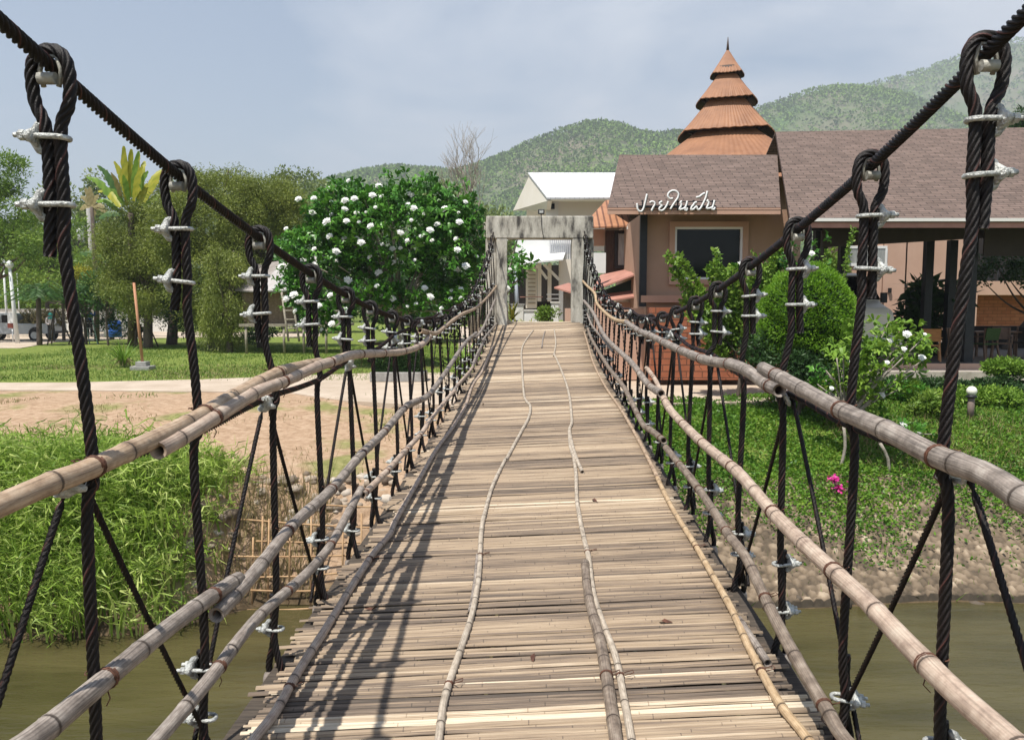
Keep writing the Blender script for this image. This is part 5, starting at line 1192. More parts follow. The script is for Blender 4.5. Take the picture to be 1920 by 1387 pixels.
# planter with clipped hedge
pl = empty('hedge_planter', (P(742, 710, 20.8).x, 20.8, ZG), 'long concrete planter with clipped dark hedge beside the path', 'planter')
mb = MB(); wbox(mb, 693, 796, 698, 716, 20.6, .8); mb.build('box', M['stone'], pl, bevel=.02)
a0, a1 = P(700, 690, 20.7).x, P(787, 690, 20.7).x; z0_, z1_ = P(740, 698, 20.7).z, P(740, 661, 20.7).z; n_ = 9000
B = np.stack([R.uniform(a0, a1, n_), R.uniform(20.7, 21.35, n_), R.uniform(z0_, z1_, n_)], 1); ax = R.randint(0, 4, n_)
B[ax == 0, 1] = 20.7+R.rand((ax == 0).sum())*.05; B[ax == 1, 2] = z1_-R.rand((ax == 1).sum())*.05; B[ax == 3, 1] = 20.72
V, F = diamonds(B, R.normal(size=(n_, 3)), R.uniform(.05, .09, n_), R.uniform(.03, .05, n_)); np_mesh('hedge', V, F, FM['dark'], pl, np.repeat(R.rand(n_), 4))
# bamboo hut on stilts
hut = empty('bamboo_hut', (P(520, 650, 34).x, 34, ZG), 'bamboo hut on stilts with patched grey roof behind the big frangipani', 'hut')
d = 34
zf = P(520, 607, d).z
mb = MB(); A = P(478, 548, d-.6); B_ = P(578, 546, d-.6); T0 = P(535, 490, d+1.6); T1 = P(600, 482, d+1.6); T2 = P(440, 520, d+2.5)
mb.slab([A, B_, T1, T0], (0, -.3, 1), .06); mb.slab([A, T0, P(470, 500, d+2.6), P(425, 545, d+1)], (0, -.3, 1), .06)
mb.att['tint'] = [R.rand() for _ in mb.v]; mb.build('roof', M['thatch'], hut)
for (x0_, y0_, x1_, y1_) in ((512, 546, 545, 504), (520, 546, 556, 500)):
    mb = MB(); mb.bar(P(x0_, y0_, d-.65)+Vector((0, 0, .10)), P(x1_, y1_, d+1.0)+Vector((0, 0, .12)), .1, .04); mb.build('roof_sheet', M['galv'], hut)
part('wall', M['bamwall'], hut, [(455, 560, 549, 606, d+.4, .1)]); part('doorway', M['dark'], hut, [(552, 572, 549, 606, d+.36, .15)])
mb = MB(); mb.box(P(455, 600, d).x, P(645, 600, d).x, d-.5, d+2.2, zf-.12, zf); mb.build('platform', M['oldbam'], hut)
for x in (462, 500, 533, 570, 612, 640):
    q = P(x, 650, d-.4); mb = MB(); mb.tube([(q.x, d-.4, ZG), (q.x, d-.4, zf-.12)], .06, 7); mb.build('stilt', M['oldbam'], hut)
for x in (576, 612, 643):
    q = P(x, 650, d-.4); mb = MB(); mb.tube([(q.x, d-.35, zf), (q.x, d-.35, P(600, 582, d).z)], .04, 7); mb.build('rail_post', M['oldbam'], hut)
mb = MB(); mb.tube([P(570, 594, d-.35), P(645, 592, d-.35)], .04, 7); mb.tube([P(570, 584, d-.35), P(645, 583, d-.35)], .04, 7); mb.build('railing', M['oldbam'], hut)
lad = empty('bamboo_ladder', (P(550, 648, d-1.2).x, d-1.2, ZG), 'pale bamboo ladder leaning against the front of the bamboo hut', 'ladder')
for x0_, x1_ in ((528, 541), (546, 561)):
    mb = MB(); mb.tube([P(x0_, 548, d-.8), P(x1_, 640, d-1.6)], .05, 7); mb.build('stile', M['oldbam'], lad)
for k in range(5):
    t = .2+.18*k; a = P(528, 548, d-.8).lerp(P(541, 640, d-1.6), t); b_ = P(546, 548, d-.8).lerp(P(561, 640, d-1.6), t); mb = MB(); mb.tube([a, b_], .035, 6); mb.build('rung', M['oldbam'], lad)
be = empty('wooden_steps', (P(712, 655, 28).x, 28, ZG), 'low stack of brown wooden steps under the big frangipani', 'steps')
for k in range(4):
    mb = MB(); mb.box(P(688, 650, 28).x, P(748, 650, 28).x, 28+.18*k, 28.3+.18*k, ZG+.04+.2*k, ZG+.14+.2*k); mb.build('tread', mat('step_wood%d' % k, (.10, .06, .04), (.17, .11, .08), 6, .8, stretch=(.5, 6, 6)), be)
mb = MB(); mb.box(P(690, 650, 28).x, P(692, 650, 28).x, 28, 28.9, ZG, ZG+.75); mb.box(P(744, 650, 28).x, P(746, 650, 28).x, 28, 28.9, ZG, ZG+.75); mb.build('side_board', M['darkwood'], be)
# bamboo revetment fence with stones at the left waterline
fx0, fx1 = inplane(700, 1000, -1.0).x, 0
fn = empty('bamboo_lattice_fence', (-3.0, 9.5, -3.9), 'orange bamboo lattice holding back stones at the left waterline', 'fence')
def bank_pt(px, py, d): return P(px, py, d)
for (x0_, y0_, x1_, y1_, d_) in ((450, 973, 720, 990, 10.05), (480, 1014, 720, 1016, 9.9), (395, 1042, 660, 1041, 9.8), (470, 1082, 640, 1074, 9.72), (470, 1106, 620, 1106, 9.68), (440, 1143, 590, 1140, 9.62), (600, 946, 760, 950, 10.2)):
    mb = MB(); a, b_ = P(x0_, y0_, d_), P(x1_, y1_, d_); mid = a.lerp(b_, .5)+Vector((0, 0, -.015)); mb.tube(catmull([a, mid, b_], .2), .013, 7); mb.build('cross_pole', M['fencebam'], fn)
for (x, y0_, y1_) in ((488, 975, 1060), (500, 980, 1130), (580, 975, 1140), (588, 1060, 1140), (540, 985, 1100), (675, 970, 1070), (470, 1015, 1140), (640, 985, 1090), (700, 950, 1030)):
    mb = MB(); mb.tube([P(x, y0_, 9.8)+Vector((0, .1, .03)), P(x+2, y1_+8, 9.66)], .013, 7); mb.build('upright', M['fencebam'], fn)
spots = []
for k in range(520):
    x = R.uniform(-4.3, -.2); yb = float(waterline(x)); t = R.rand(); z = ZW-.05+t*1.45
    if x < -3.2 and R.rand() < .6: continue
    spots.append((x, yb+t*.85+R.uniform(-.06, .1)+.12, z, R.uniform(.05, .14)))
for k in range(160):
    x = R.uniform(-3.8, 1.2); yb = float(waterline(x)); spots.append((x, yb+.95+R.rand()*.7, ZW+1.42+R.rand()*.05, R.uniform(.04, .10)))
tag(rocks('rubble_stones', spots, tintmat('rubble', [(0, (.08, .06, .045)), (.4, (.20, .155, .115)), (.75, (.36, .29, .22)), (1, (.50, .44, .37))], rough=.95, noise=(12, .5), bump=.7, bscale=40)), kind='stuff')
tag(rocks('rubble_stones', [(R.uniform(1.0, 12), float(waterline(0))+R.uniform(-.05, .25), ZW+R.uniform(-.05, .1), R.uniform(.05, .13)) for _ in range(26)], M['stone_dark'] if 'stone_dark' in M else tintmat('wet_rubble', [(0, (.03, .024, .018)), (1, (.14, .11, .08))], rough=.8)), kind='stuff')

# ================================================================== VEGETATION
def E(px, py, d, rx, ry, rdep=None):
    """crown ellipsoid from picture centre and picture radii at distance d"""
    c = P(px, py, d); k = d/1400; return (c.x, d, c.z, rx*k, (rdep if rdep is not None else rx*k*.8), ry*k)
def gz(x, y): return float(hgt(x, y))
def base(px, d): q = P(px, 600, d); return (q.x, d, gz(q.x, d))
# frangipani: rosettes of long leaves with blossom clusters
def rosettes(C_, nl=9, L0=.24, W0=.07, up=.35):
    n = len(C_); idx = np.repeat(np.arange(n), nl); a = R.rand(n*nl)*6.283; el = R.uniform(-.25, .9, n*nl)
    ax = unit(R.normal(size=(n, 3))*.5+np.array([0, 0, 1.0])); t1 = unit(np.cross(ax, R.normal(size=(n, 3)))); t2 = np.cross(ax, t1)
    D = (t1[idx]*np.cos(a)[:, None]+t2[idx]*np.sin(a)[:, None])*np.cos(el)[:, None]+ax[idx]*np.sin(el)[:, None]
    S = unit(np.cross(D, ax[idx])); V, F = leaf_quads(C_[idx]+D*.015, D, L0*(.7+.5*R.rand(n*nl)), W0*(.8+.4*R.rand(n*nl)), 1.2, S)
    return V, F, idx
def blossom_mesh():
    V = []; F = []; b_ = 0
    for k in range(16):
        a = k*2.4; r_ = .30*math.sqrt(k/16.); z = .22*(1-(r_/.3)**2)
        c = np.array([r_*math.cos(a), r_*math.sin(a), z])
        for p in range(5):
            t = p*1.2566+a; d = np.array([math.cos(t), math.sin(t), .45]); s_ = np.array([-math.sin(t), math.cos(t), 0])
            q = [c, c+d*.09-s_*.06, c+d*.17+np.array([0, 0, -.01]), c+d*.09+s_*.06]; V += q; F.append([b_, b_+1, b_+2, b_+3]); b_ += 4
    me = bpy.data.meshes.new('blossom_cluster'); me.from_pydata([tuple(v) for v in V], [], F); me.materials.append(M['petal']); return me
BL = blossom_mesh()
def frangipani(name_label, basep, ells, n_ros, n_fl, group=None, size=1.0, trunk_top=None, shell=.72, fl_size=.42, lm='frangi', nbranch=26, face=True):
    root = empty('frangipani_tree', basep, name_label, 'frangipani', group)
    cs = clumps(ells, n_ros, shell); cs = cs+R.normal(size=cs.shape)*.17*size; V, F, idx = rosettes(cs, 9, .26*size, .085*size)
    ct = R.rand(len(cs)); tint = np.clip(ct[idx]*.6+R.rand(len(idx))*.4, 0, 1); np_mesh('crown', V, F, FM[lm], root, np.repeat(tint, 6))
    mb = MB(); b_ = Vector(basep); tt = Vector(trunk_top) if trunk_top else b_+Vector((0, 0, .7))
    mb.tube(catmull([b_-Vector((0, 0, .1)), b_.lerp(tt, .5)+Vector((.06, 0, 0)), tt], .2), .09*size if size > .8 else .028, 8)
    for i in R.choice(len(cs), min(nbranch, len(cs)), replace=False):
        c = Vector(cs[i]); m1 = tt.lerp(c, .4)+Vector((0, 0, .15*size)); pp = catmull([tt, m1, c], .3); k = len(pp)
        mb.tube(pp, [max(.012, .055*size*(1-.75*j/k)*(1 if size > .8 else .55)) for j in range(k)], 6)
    mb.build('trunk', M['bark_pale'], root)
    # blossoms on the outer side of the crown
    cand = cs[np.argsort(cs[:, 1]+R.normal(size=len(cs))*.5)] if face else cs
    placed = []
    for c in cand:
        if len(placed) >= n_fl: break
        if math.sin(c[0]*2.3+1)*math.sin(c[2]*2.9) < -.45 or any((abs(c[0]-q[0]) < .27*size and abs(c[2]-q[2]) < .27*size) for q in placed): continue
        placed.append(c); o = bpy.data.objects.new('blossom_cluster', BL); C.objects.link(o); o.parent = root
        dv = Vector((R.normal()*.3, -.75, .75)).normalized(); o.location = Vector(c)+dv*.16*size-Vector(basep)
        s_ = fl_size*size*R.uniform(.35, .98); o.scale = (s_,)*3; o.rotation_euler = dv.to_track_quat('Z', 'Y').to_euler()
    return root
frangipani('big frangipani in full white bloom left of the concrete gate', base(745, 27), [E(725, 440, 27, 150, 80, 2.4), E(605, 480, 27, 82, 62, 1.8), E(850, 475, 27, 66, 88, 1.8), E(650, 395, 26.6, 75, 50, 1.2), E(775, 375, 27.2, 60, 42, 1.2), E(860, 400, 27, 45, 40, 1.1), E(690, 555, 25.8, 60, 24, .7), E(760, 560, 25.9, 45, 20, .6), E(610, 585, 25.6, 48, 34, .6), E(560, 540, 26, 30, 40, .7), E(860, 570, 26, 40, 30, .7)], 2300, 95, trunk_top=P(750, 590, 27), shell=.6, nbranch=40)
frangipani('frangipani branch with dark leaves seen inside the gate at upper left', base(950, 22.5), [E(968, 486, 22.5, 18, 40, .8), E(935, 520, 22.8, 30, 45, .8)], 60, 4, trunk_top=P(945, 560, 22.5), nbranch=8)
frangipani('small frangipani with white flowers in front of the restaurant terrace', base(1585, 13.2), [E(1650, 650, 13.2, 80, 42, .55), E(1610, 690, 13.2, 45, 50, .5), E(1715, 655, 13.2, 30, 28, .3), E(1650, 735, 13.2, 62, 24, .4)], 150, 9, size=.66, trunk_top=P(1582, 800, 13.2), lm='lime', shell=.5, nbranch=22, fl_size=.34)
frangipani('low frangipani clump with white flowers beneath the right bamboo rail', base(1680, 12.9), [E(1690, 800, 12.9, 40, 20, .3), E(1560, 720, 13.6, 45, 20, .3)], 30, 3, size=.55, lm='frangi', trunk_top=P(1650, 830, 12.9), nbranch=10, fl_size=.34)
frangipani('pale flowered frangipani rising behind the round clipped bush', base(1470, 17.5), [E(1455, 510, 17.5, 55, 34, .5), E(1490, 480, 17.5, 40, 22, .5), E(1410, 575, 17.3, 25, 60, .5)], 75, 11, size=.68, trunk_top=P(1460, 600, 17.5), lm='frangi', nbranch=14)
# trees of the left background
def tree(nm, lab, cat, b_, ells, m_, ns, per, rc, ll, lw, trunk, **k):
    return ell_tree(nm, lab, cat, b_, ells, FM[m_], ns, per, rc, ll, lw, trunk, **k)
gT = 'trees in the dark olive clump'
tree('olive_tree', 'rounded olive green tree at the left of the dark clump', 'tree', base(275, 38), [E(265, 450, 38, 75, 70), E(305, 395, 38, 50, 55), E(265, 530, 37.5, 60, 65), E(210, 480, 38, 36, 60)], 'olive', 220, 290, .60, .135, .036, (.2, P(280, 500, 38)), group=gT, droop=.3)
tree('olive_tree', 'tallest olive green tree in the middle of the dark clump', 'tree', base(400, 37), [E(400, 400, 37, 100, 80), E(430, 352, 37, 60, 38), E(345, 430, 36.5, 62, 90), E(400, 520, 36, 75, 95)], 'olive', 300, 290, .60, .135, .036, (.26, P(400, 460, 37)), group=gT, droop=.35)
tree('olive_tree', 'olive green tree at the right of the dark clump beside the hut', 'tree', base(490, 38.5), [E(490, 395, 38.5, 80, 72), E(530, 385, 38.5, 45, 55), E(470, 490, 38, 60, 100)], 'olive', 230, 290, .60, .135, .036, (.22, P(490, 470, 38.5)), group=gT, droop=.3)
tree('willow_tree', 'drooping dark foliage column in front of the clump, reaching the lawn', 'tree', base(428, 34.5), [E(425, 540, 34.5, 38, 105, 1.0), E(395, 590, 34.8, 20, 55, .6)], 'olive', 90, 240, .45, .15, .03, (.12, P(428, 560, 34.5)), droop=.8)
tree('shade_tree', 'dark undergrowth tree with bare stems behind the orange stake', 'tree', base(320, 42), [E(330, 560, 42, 90, 60), E(230, 590, 43, 40, 40), E(470, 580, 42, 60, 60)], 'dark', 110, 130, .7, .22, .07, (.25, P(325, 540, 42)))
tree('feathery_tree', 'bright feathery tree cut off by the left frame edge', 'tree', base(-20, 44), [E(10, 405, 44, 52, 62), E(-60, 400, 44, 80, 110), E(25, 460, 43.5, 40, 40), E(15, 320, 44.5, 25, 35)], 'bright', 150, 130, .7, .22, .07, (.25, P(-20, 470, 44)))
tree('hedge_tree', 'mixed bright green shrubs behind the lamp posts', 'shrub', base(90, 54), [E(60, 500, 54, 60, 45), E(120, 460, 55, 50, 60), E(150, 520, 52, 55, 45)], 'bright', 110, 110, .8, .26, .1, (.15, P(90, 520, 54)))
tree('sapling_tree', 'propped sapling with broad leaves behind the first hanger rope', 'sapling', base(160, 42), [E(160, 560, 42, 32, 28)], 'palm', 26, 60, .4, .28, .1, (.06, P(160, 570, 42)))
tree('sapling_tree', 'thin sapling standing left of the blue barrel', 'sapling', base(201, 41), [E(200, 540, 41, 30, 40)], 'palm', 26, 55, .4, .28, .1, (.05, P(201, 560, 41)))
tree('sapling_tree', 'leaning sapling with dense crown by the orange stake', 'sapling', base(255, 40), [E(240, 545, 40, 32, 42)], 'bright', 26, 60, .4, .28, .1, (.06, P(248, 570, 40)))
tree('yellow_shrub', 'yellow leaved shrub above the white curved canopy', 'shrub', base(150, 50), [E(148, 512, 50, 18, 12)], 'yellow', 16, 60, .35, .2, .09, (.05, P(148, 530, 50)))
gF = 'hazy trees far behind the olive clump'
for (x, y, d_, rx, ry, lab) in ((130, 420, 95, 60, 70, 'hazy far tree behind the utility pole'), (210, 400, 100, 60, 75, 'hazy far tree behind the banana plants'), (555, 360, 110, 50, 42, 'hazy far tree just right of the olive clump'), (620, 395, 100, 60, 40, 'hazy far tree behind the left shoulder of the frangipani'), (70, 450, 100, 60, 60, 'hazy far tree behind the feathery tree'), (690, 400, 130, 80, 45, 'hazy far tree behind the frangipani crown'), (905, 440, 90, 60, 45, 'hazy far tree left of the white house'), (840, 385, 120, 50, 40, 'hazy far tree behind the dry branches')):
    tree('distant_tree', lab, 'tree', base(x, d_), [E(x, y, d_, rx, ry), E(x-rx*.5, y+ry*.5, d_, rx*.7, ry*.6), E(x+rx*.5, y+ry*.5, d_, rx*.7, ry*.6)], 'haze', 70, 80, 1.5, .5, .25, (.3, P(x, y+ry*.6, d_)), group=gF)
# more background green closing the horizon on the left
for (x, y, d_, rx, ry, lab) in ((130, 540, 64, 110, 50, 'light green thicket behind the saplings and boundary wall'), (350, 560, 70, 140, 45, 'dense green thicket low behind the olive clump'), (560, 560, 62, 110, 50, 'dense green thicket low behind the bamboo hut'), (30, 560, 66, 110, 40, 'dense green thicket low behind the pickup'), (800, 560, 45, 130, 50, 'dense dark thicket low behind the big frangipani')):
    tree('thicket', lab, 'thicket', base(x, d_), [E(x, y, d_, rx, ry)], 'dark' if x > 500 else 'bright', 90, 110, 1.1, .35, .16, None)
# banana clump and dry leaves
def big_leaves(name, label, cat, b_, specs, lm, stem=None):
    root = empty(name, b_, label, cat)
    for (p0, p1, w_, mt) in specs:
        p0, p1 = Vector(p0), Vector(p1); L_ = (p1-p0).length; mid = p0.lerp(p1, .55)+Vector((0, 0, L_*.16)); pp = catmull([p0, mid, p1], L_/22); n_ = len(pp); mb = MB(); vs = []; fs = []
        side = (p1-p0).cross(Vector((0, -1, .4))).normalized()
        for i, p in enumerate(pp):
            t = i/(n_-1); ww = w_*math.sin(math.pi*min(.97, .06+t*.9))**.6*R.uniform(.68, 1.08); 
            for s_ in (-1, -.05, .05, 1): vs.append(p+side*s_*ww*.5+Vector((0, 0, -abs(s_)*ww*.18)))
        for i in range(n_-1):
            for j in range(3): fs.append((i*4+j, i*4+j+1, i*4+j+5, i*4+j+4))
        mb.add(vs, fs, 0, True); mb.att['tint'] = [min(1, max(0, R.rand()*.2+.4+.2*math.sin(i*1.3))) for i in range(len(vs))]; mb.build('leaf', FM[mt], root)
    if stem:
        for (a, b2, r_) in stem: mb = MB(); mb.tube([a, Vector(a).lerp(Vector(b2), .5)+Vector((.1, 0, 0)), b2], [r_, r_*.9, r_*.6], 8); mb.build('stem', M['bark'], root)
    return root
q = lambda x, y, d_=37.0: tuple(P(x, y, d_))
c0 = q(245, 400)
specs = []
for (x, y, w_, m_) in ((166, 318, .45, 'lime'), (182, 308, .4, 'palm'), (216, 272, .5, 'yellow'), (226, 283, .4, 'yellow'), (240, 268, .5, 'yellow'), (252, 276, .42, 'lime'), (268, 276, .5, 'yellow'), (285, 290, .5, 'yellow'), (300, 300, .42, 'yellow'), (314, 312, .45, 'yellow'), (188, 345, .42, 'yellow'), (178, 372, .4, 'lime'), (196, 400, .4, 'palm'), (306, 340, .45, 'lime'), (232, 300, .4, 'lime'), (258, 300, .45, 'yellow'), (275, 310, .45, 'lime'), (208, 330, .4, 'lime'), (292, 330, .4, 'yellow'), (214, 420, .4, 'palm'), (200, 322, .35, 'drygrass'), (222, 345, .4, 'yellow')):
    specs.append((q(246+(x-246)*.35, 405+(y-415)*.25, 37+R.uniform(-.5, .8)), q(x+R.normal()*9, y+abs(R.normal())*12, 37+R.uniform(-.9, .9)), w_*.85, m_))
big_leaves('traveller_palm', 'tall banana like palm with yellowing leaves rising above the olive trees', 'palm', base(245, 40.5), specs, 'yellow', [(base(245, 40.5), c0, .22)])
specs = [(q(172, 385, 46), q(x, y, 46), .4, 'drygrass') for x, y in ((152, 368), (160, 352), (185, 365), (196, 388), (204, 402), (176, 405), (150, 392), (168, 350))]
big_leaves('dry_banana_plant', 'withered banana plant with orange brown leaves near the utility pole', 'palm', base(180, 46), specs, 'drygrass', [(base(180, 46), q(172, 388, 46), .16)])
specs = [(q(205, 500, 48), q(x, y, 48), .6, 'palm') for x, y in ((150, 473), (170, 485), (225, 470), (240, 492), (180, 515), (205, 462), (222, 515))]
big_leaves('banana_plant', 'green banana plant with wide drooping leaves above the saplings', 'palm', base(208, 48), specs, 'palm', [(base(208, 48), q(205, 505, 48), .16)])
# palms with pinnate fronds
def palm(label, px, d_, ytop, n_fr, fl, tr, m_='palm', cyr=None):
    b_ = base(px, d_); root = empty('palm_tree', b_, label, 'palm'); top = P(px, ytop, d_); mb = MB()
    n_ = 9; mb.tube([Vector(b_).lerp(top, i/(n_-1)) for i in range(n_)], [tr*(1.2-.3*i/n_+.08*(i % 2)) for i in range(n_)], 9); mb.build('trunk', M['bark'], root)
    for k in range(n_fr):
        a = k*2.4+R.rand()*.4; up = R.uniform(.15, 1.15); out_ = Vector((math.cos(a), math.sin(a), 0)); L_ = fl*R.uniform(.8, 1.15)
        p1 = top+out_*L_*.45*math.cos(up*.6)+Vector((0, 0, L_*.5*up)); p2 = top+out_*L_*math.cos(up*.4)+Vector((0, 0, L_*(up*.5-.28)))
        pp = catmull([top, p1, p2], L_/16); n_ = len(pp); B = []; D = []
        for i in range(2, n_):
            t = (pp[i]-pp[i-1]).normalized(); s_ = t.cross(Vector((0, 0, 1))).normalized()
            for sg_ in (-1, 1): 
                for j in range(2): B.append(pp[i].lerp(pp[i-1], j*.5)); D.append(t*.6+s_*sg_+Vector((0, 0, -.25)))
        B = np.array([tuple(v) for v in B]); D = np.array([tuple(v) for v in D]); V, F = diamonds(B, D, L_*.26, L_*.028)
        np_mesh('frond', V, F, FM[m_], root, np.repeat(np.clip(R.rand()*.6+R.rand(len(B))*.4, 0, 1), 4))
palm('small dark date palm standing between the pickup and the first hanger rope', 72, 41, 555, 30, 1.35, .12)
palm('bright young palm low at the left behind the palm trunk', 118, 46, 560, 16, 1.3, .08, 'lime')
# strap leaved plants
def strap(name, label, b_, n_, L0, w_, m_, dead=0, spread=.8):
    root = empty(name, b_, label, 'plant'); Vs = []; Fs = []; k = 0; T = []
    for i in range(n_):
        a = R.rand()*6.283; el = R.uniform(.9, 1.5); L_ = L0*R.uniform(.6, 1.1); d_ = np.array([math.cos(a)*math.cos(el)*spread, math.sin(a)*math.cos(el)*spread, math.sin(el)])
        s_ = np.array([-math.sin(a), math.cos(a), 0]); t0 = R.rand()
        for j in range(7):
            t = j/6; p = np.array(b_)+d_*L_*t+np.array([math.cos(a), math.sin(a), -1.0])*L_*.38*t*t*(1-.6*el/1.45)*1.3; ww = w_*(1-t**2.5)*.5
            Vs += [p-s_*ww, p+s_*ww]; T += [t0, t0]
            if j < 6: Fs.append([k, k+1, k+3, k+2])
            k += 2
    np_mesh('leaves', np.array(Vs), np.array(Fs), FM[m_], root, np.array(T))
    if dead:
        Vs = []; B = np.tile(np.array(b_), (dead, 1))+R.normal(size=(dead, 3))*np.array([.08, .08, .05])+np.array([0, 0, .35]); V, F = diamonds(B, R.normal(size=(dead, 3))*np.array([.6, .6, .2])+np.array([0, 0, -.8]), R.uniform(.2, .45, dead), .05)
        np_mesh('dead_leaves', V, F, FM['drygrass'], root, np.repeat(R.rand(dead), 4))
    return root
strap('yucca_plant', 'spiky pale green yucca with dead brown skirt on the lawn', base(228, 26), 60, 1.25, .06, 'lime', 60)
for (x, y, d_, lab) in ((892, 650, 19.5, 'tall yellow green strap leaved plant beside the left gate column'), (868, 660, 20.5, 'yellow green strap leaved plant left of the gate plant'), (915, 640, 20.0, 'yellow green strap leaved plant tight against the left gate column')):
    strap('strap_leaf_plant', lab, base(x, d_), 46, 1.55, .085, 'lime')
for (x, y, d_, lab) in ((968, 605, 21.5, 'yellow green strap leaved plant at the left bottom of the gate opening'), (992, 605, 21.8, 'yellow green strap leaved plant leaning right inside the gate opening'), (961, 575, 23, 'yellow leaved shrub tip beside the steel pole')):
    b0 = base(x, d_); b1 = (b0[0], b0[1], P(x, y+25, d_).z); strap('strap_leaf_plant', lab, b1, 22, .75, .08, 'yellow')
    mb = MB(); mb.lathe([(.12, b0[2]), (.16, b1[2])], (b0[0], b0[1], 0), 10); pot = mb.build('plant_pot', M['stone']); tag(pot, 'concrete pot under the '+lab.replace('at the left', 'left')[:60], 'pot')
tree('leafy_shrub', 'dark green shrub between the two white walls in the gate opening', 'shrub', base(1024, 25), [E(1024, 592, 25, 14, 22)], 'bright', 16, 70, .2, .12, .05, (.03, P(1024, 600, 25)))
# bare dry tree
def bare_tree():
    b_ = base(890, 40); root = empty('bare_tree', b_, 'leafless pale dry tree behind the right shoulder of the frangipani', 'tree'); mb = MB()
    def br(p, d_, L_, r_, lev):
        e = p+d_*L_; m_ = p.lerp(e, .5)+Vector((rnd.uniform(-.1, .1), rnd.uniform(-.1, .1), rnd.uniform(-.05, .1)))*L_*.5; mb.tube(catmull([p, m_, e], L_/3), [r_, r_*.85, r_*.75, r_*.6][:len(catmull([p, m_, e], L_/3))] if len(catmull([p, m_, e], L_/3)) <= 4 else r_*.8, 5)
        if lev == 0: return
        for k in range(rnd.choice((2, 3, 3))):
            nd = (d_+Vector((rnd.uniform(-.7, .7), rnd.uniform(-.5, .5), rnd.uniform(-.1, .6)))).normalized(); br(p.lerp(e, rnd.uniform(.55, 1)), nd, L_*rnd.uniform(.6, .85), r_*.6, lev-1)
    for px_, py_ in ((880, 520), (905, 520), (860, 520)):
        p = P(px_, py_, 40); mb.tube([Vector(b_), p], .12, 7); br(p, Vector((rnd.uniform(-.1, .1), 0, 1)).normalized(), 2.9, .08, 5)
    mb.build('branches', M['bark_pale'], root)
bare_tree()
# right side: clipped ball, upright shrub, hedges
def ball():
    c = P(1512, 598, 15.6); k = 15.6/1400; rx, rz = 89*k, 97*k; b_ = (c.x, 15.6, gz(c.x, 15.6)); root = empty('clipped_bush', b_, 'round clipped bright green bush in front of the cream van', 'bush')
    n_ = 30000; d_ = unit(R.normal(size=(n_, 3))); rr = 1-.11*R.rand(n_)**1.4; lump = 1+.05*np.sin(d_[:, 0]*9+d_[:, 2]*7)+.04*np.sin(d_[:, 2]*13-d_[:, 1]*8)
    B = np.array(c)+d_*(rr*lump)[:, None]*np.array([rx, rx, rz]); V, F = diamonds(B, d_*1.0+R.normal(size=(n_, 3))*.55+np.array([0, 0, .35]), R.uniform(.045, .085, n_), R.uniform(.012, .022, n_))
    tint = np.clip(.45+.35*fbm(B[:, 0]*5, B[:, 2]*5+B[:, 1]*3, 4)+R.normal(size=n_)*.16-.1, 0, 1); np_mesh('crown', V, F, FM['bush'], root, np.repeat(tint, 4))
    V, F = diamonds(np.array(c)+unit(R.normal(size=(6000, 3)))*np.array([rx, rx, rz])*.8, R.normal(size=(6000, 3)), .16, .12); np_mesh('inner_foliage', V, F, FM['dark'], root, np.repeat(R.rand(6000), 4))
    mb = MB()
    for a in (-.2, 0, .2): mb.tube([(b_[0]+a, 15.6, b_[2]-.1), (c.x+a*1.5, 15.6, c.z-rz*.6)], .035, 6)
    mb.build('trunk', M['bark'], root)
ball()
tree('dark_shrub', 'dark lower shrub mass beneath the round clipped bush', 'shrub', base(1500, 15.2), [E(1500, 690, 15.2, 85, 35), E(1430, 660, 15.6, 30, 40)], 'dark', 70, 110, .25, .09, .035, (.04, P(1500, 700, 15.2)))
def upright():
    b_ = base(1370, 17.2); root = empty('upright_shrub', b_, 'upright light green shrub with long wand branches before the cafe window', 'shrub'); mb = MB(); Bs = []; Ds = []
    wands = [((1380, 700), (1262, 480)), ((1380, 690), (1300, 540)), ((1380, 690), (1340, 500)), ((1385, 690), (1380, 490)), ((1390, 690), (1415, 480)), ((1390, 690), (1440, 500)), ((1375, 700), (1280, 560)), ((1375, 700), (1320, 590)), ((1400, 690), (1400, 540)), ((1380, 690), (1360, 560)), ((1400, 680), (1425, 560)), ((1372, 700), (1330, 640)), ((1385, 700), (1345, 470)), ((1390, 690), (1460, 470))]
    for (a, e) in wands:
        for rep in range(3):
            dd = 17.2+R.uniform(-.4, .4); p0 = P(a[0], a[1], 17.2); p1 = P(e[0]+R.uniform(-14, 14), e[1]+R.uniform(-6, 30), dd); pp = catmull([p0, p0.lerp(p1, .5)+Vector((R.uniform(-.12, .12), 0, .1)), p1], .04)
            mb.tube(pp[::3], .010, 5)
            for i, p in enumerate(pp):
                if i/len(pp) < .28: continue
                for j in range(6): Bs.append(tuple(p+Vector(R.normal(size=3)*.03))); Ds.append(R.normal(size=3)+np.array([0, -.3, .35]))
    V, F = leaf_quads(np.array(Bs), np.array(Ds), R.uniform(.09, .17, len(Bs)), R.uniform(.045, .075, len(Bs)), .5); np_mesh('crown', V, F, FM['lime'], root, np.repeat(np.clip(R.rand(len(Bs)), 0, 1), 6)); mb.build('stems', M['bark'], root)
upright()
tree('leafy_shrub', 'broad green shrub at the foot of the brick wall between shrub and clipped bush', 'shrub', base(1385, 17), [E(1380, 600, 17.4, 65, 50), E(1400, 540, 17.6, 50, 40)], 'bright', 70, 90, .25, .11, .05, (.04, P(1390, 650, 17)))
strapd = [(1570, 470, 19.2)]
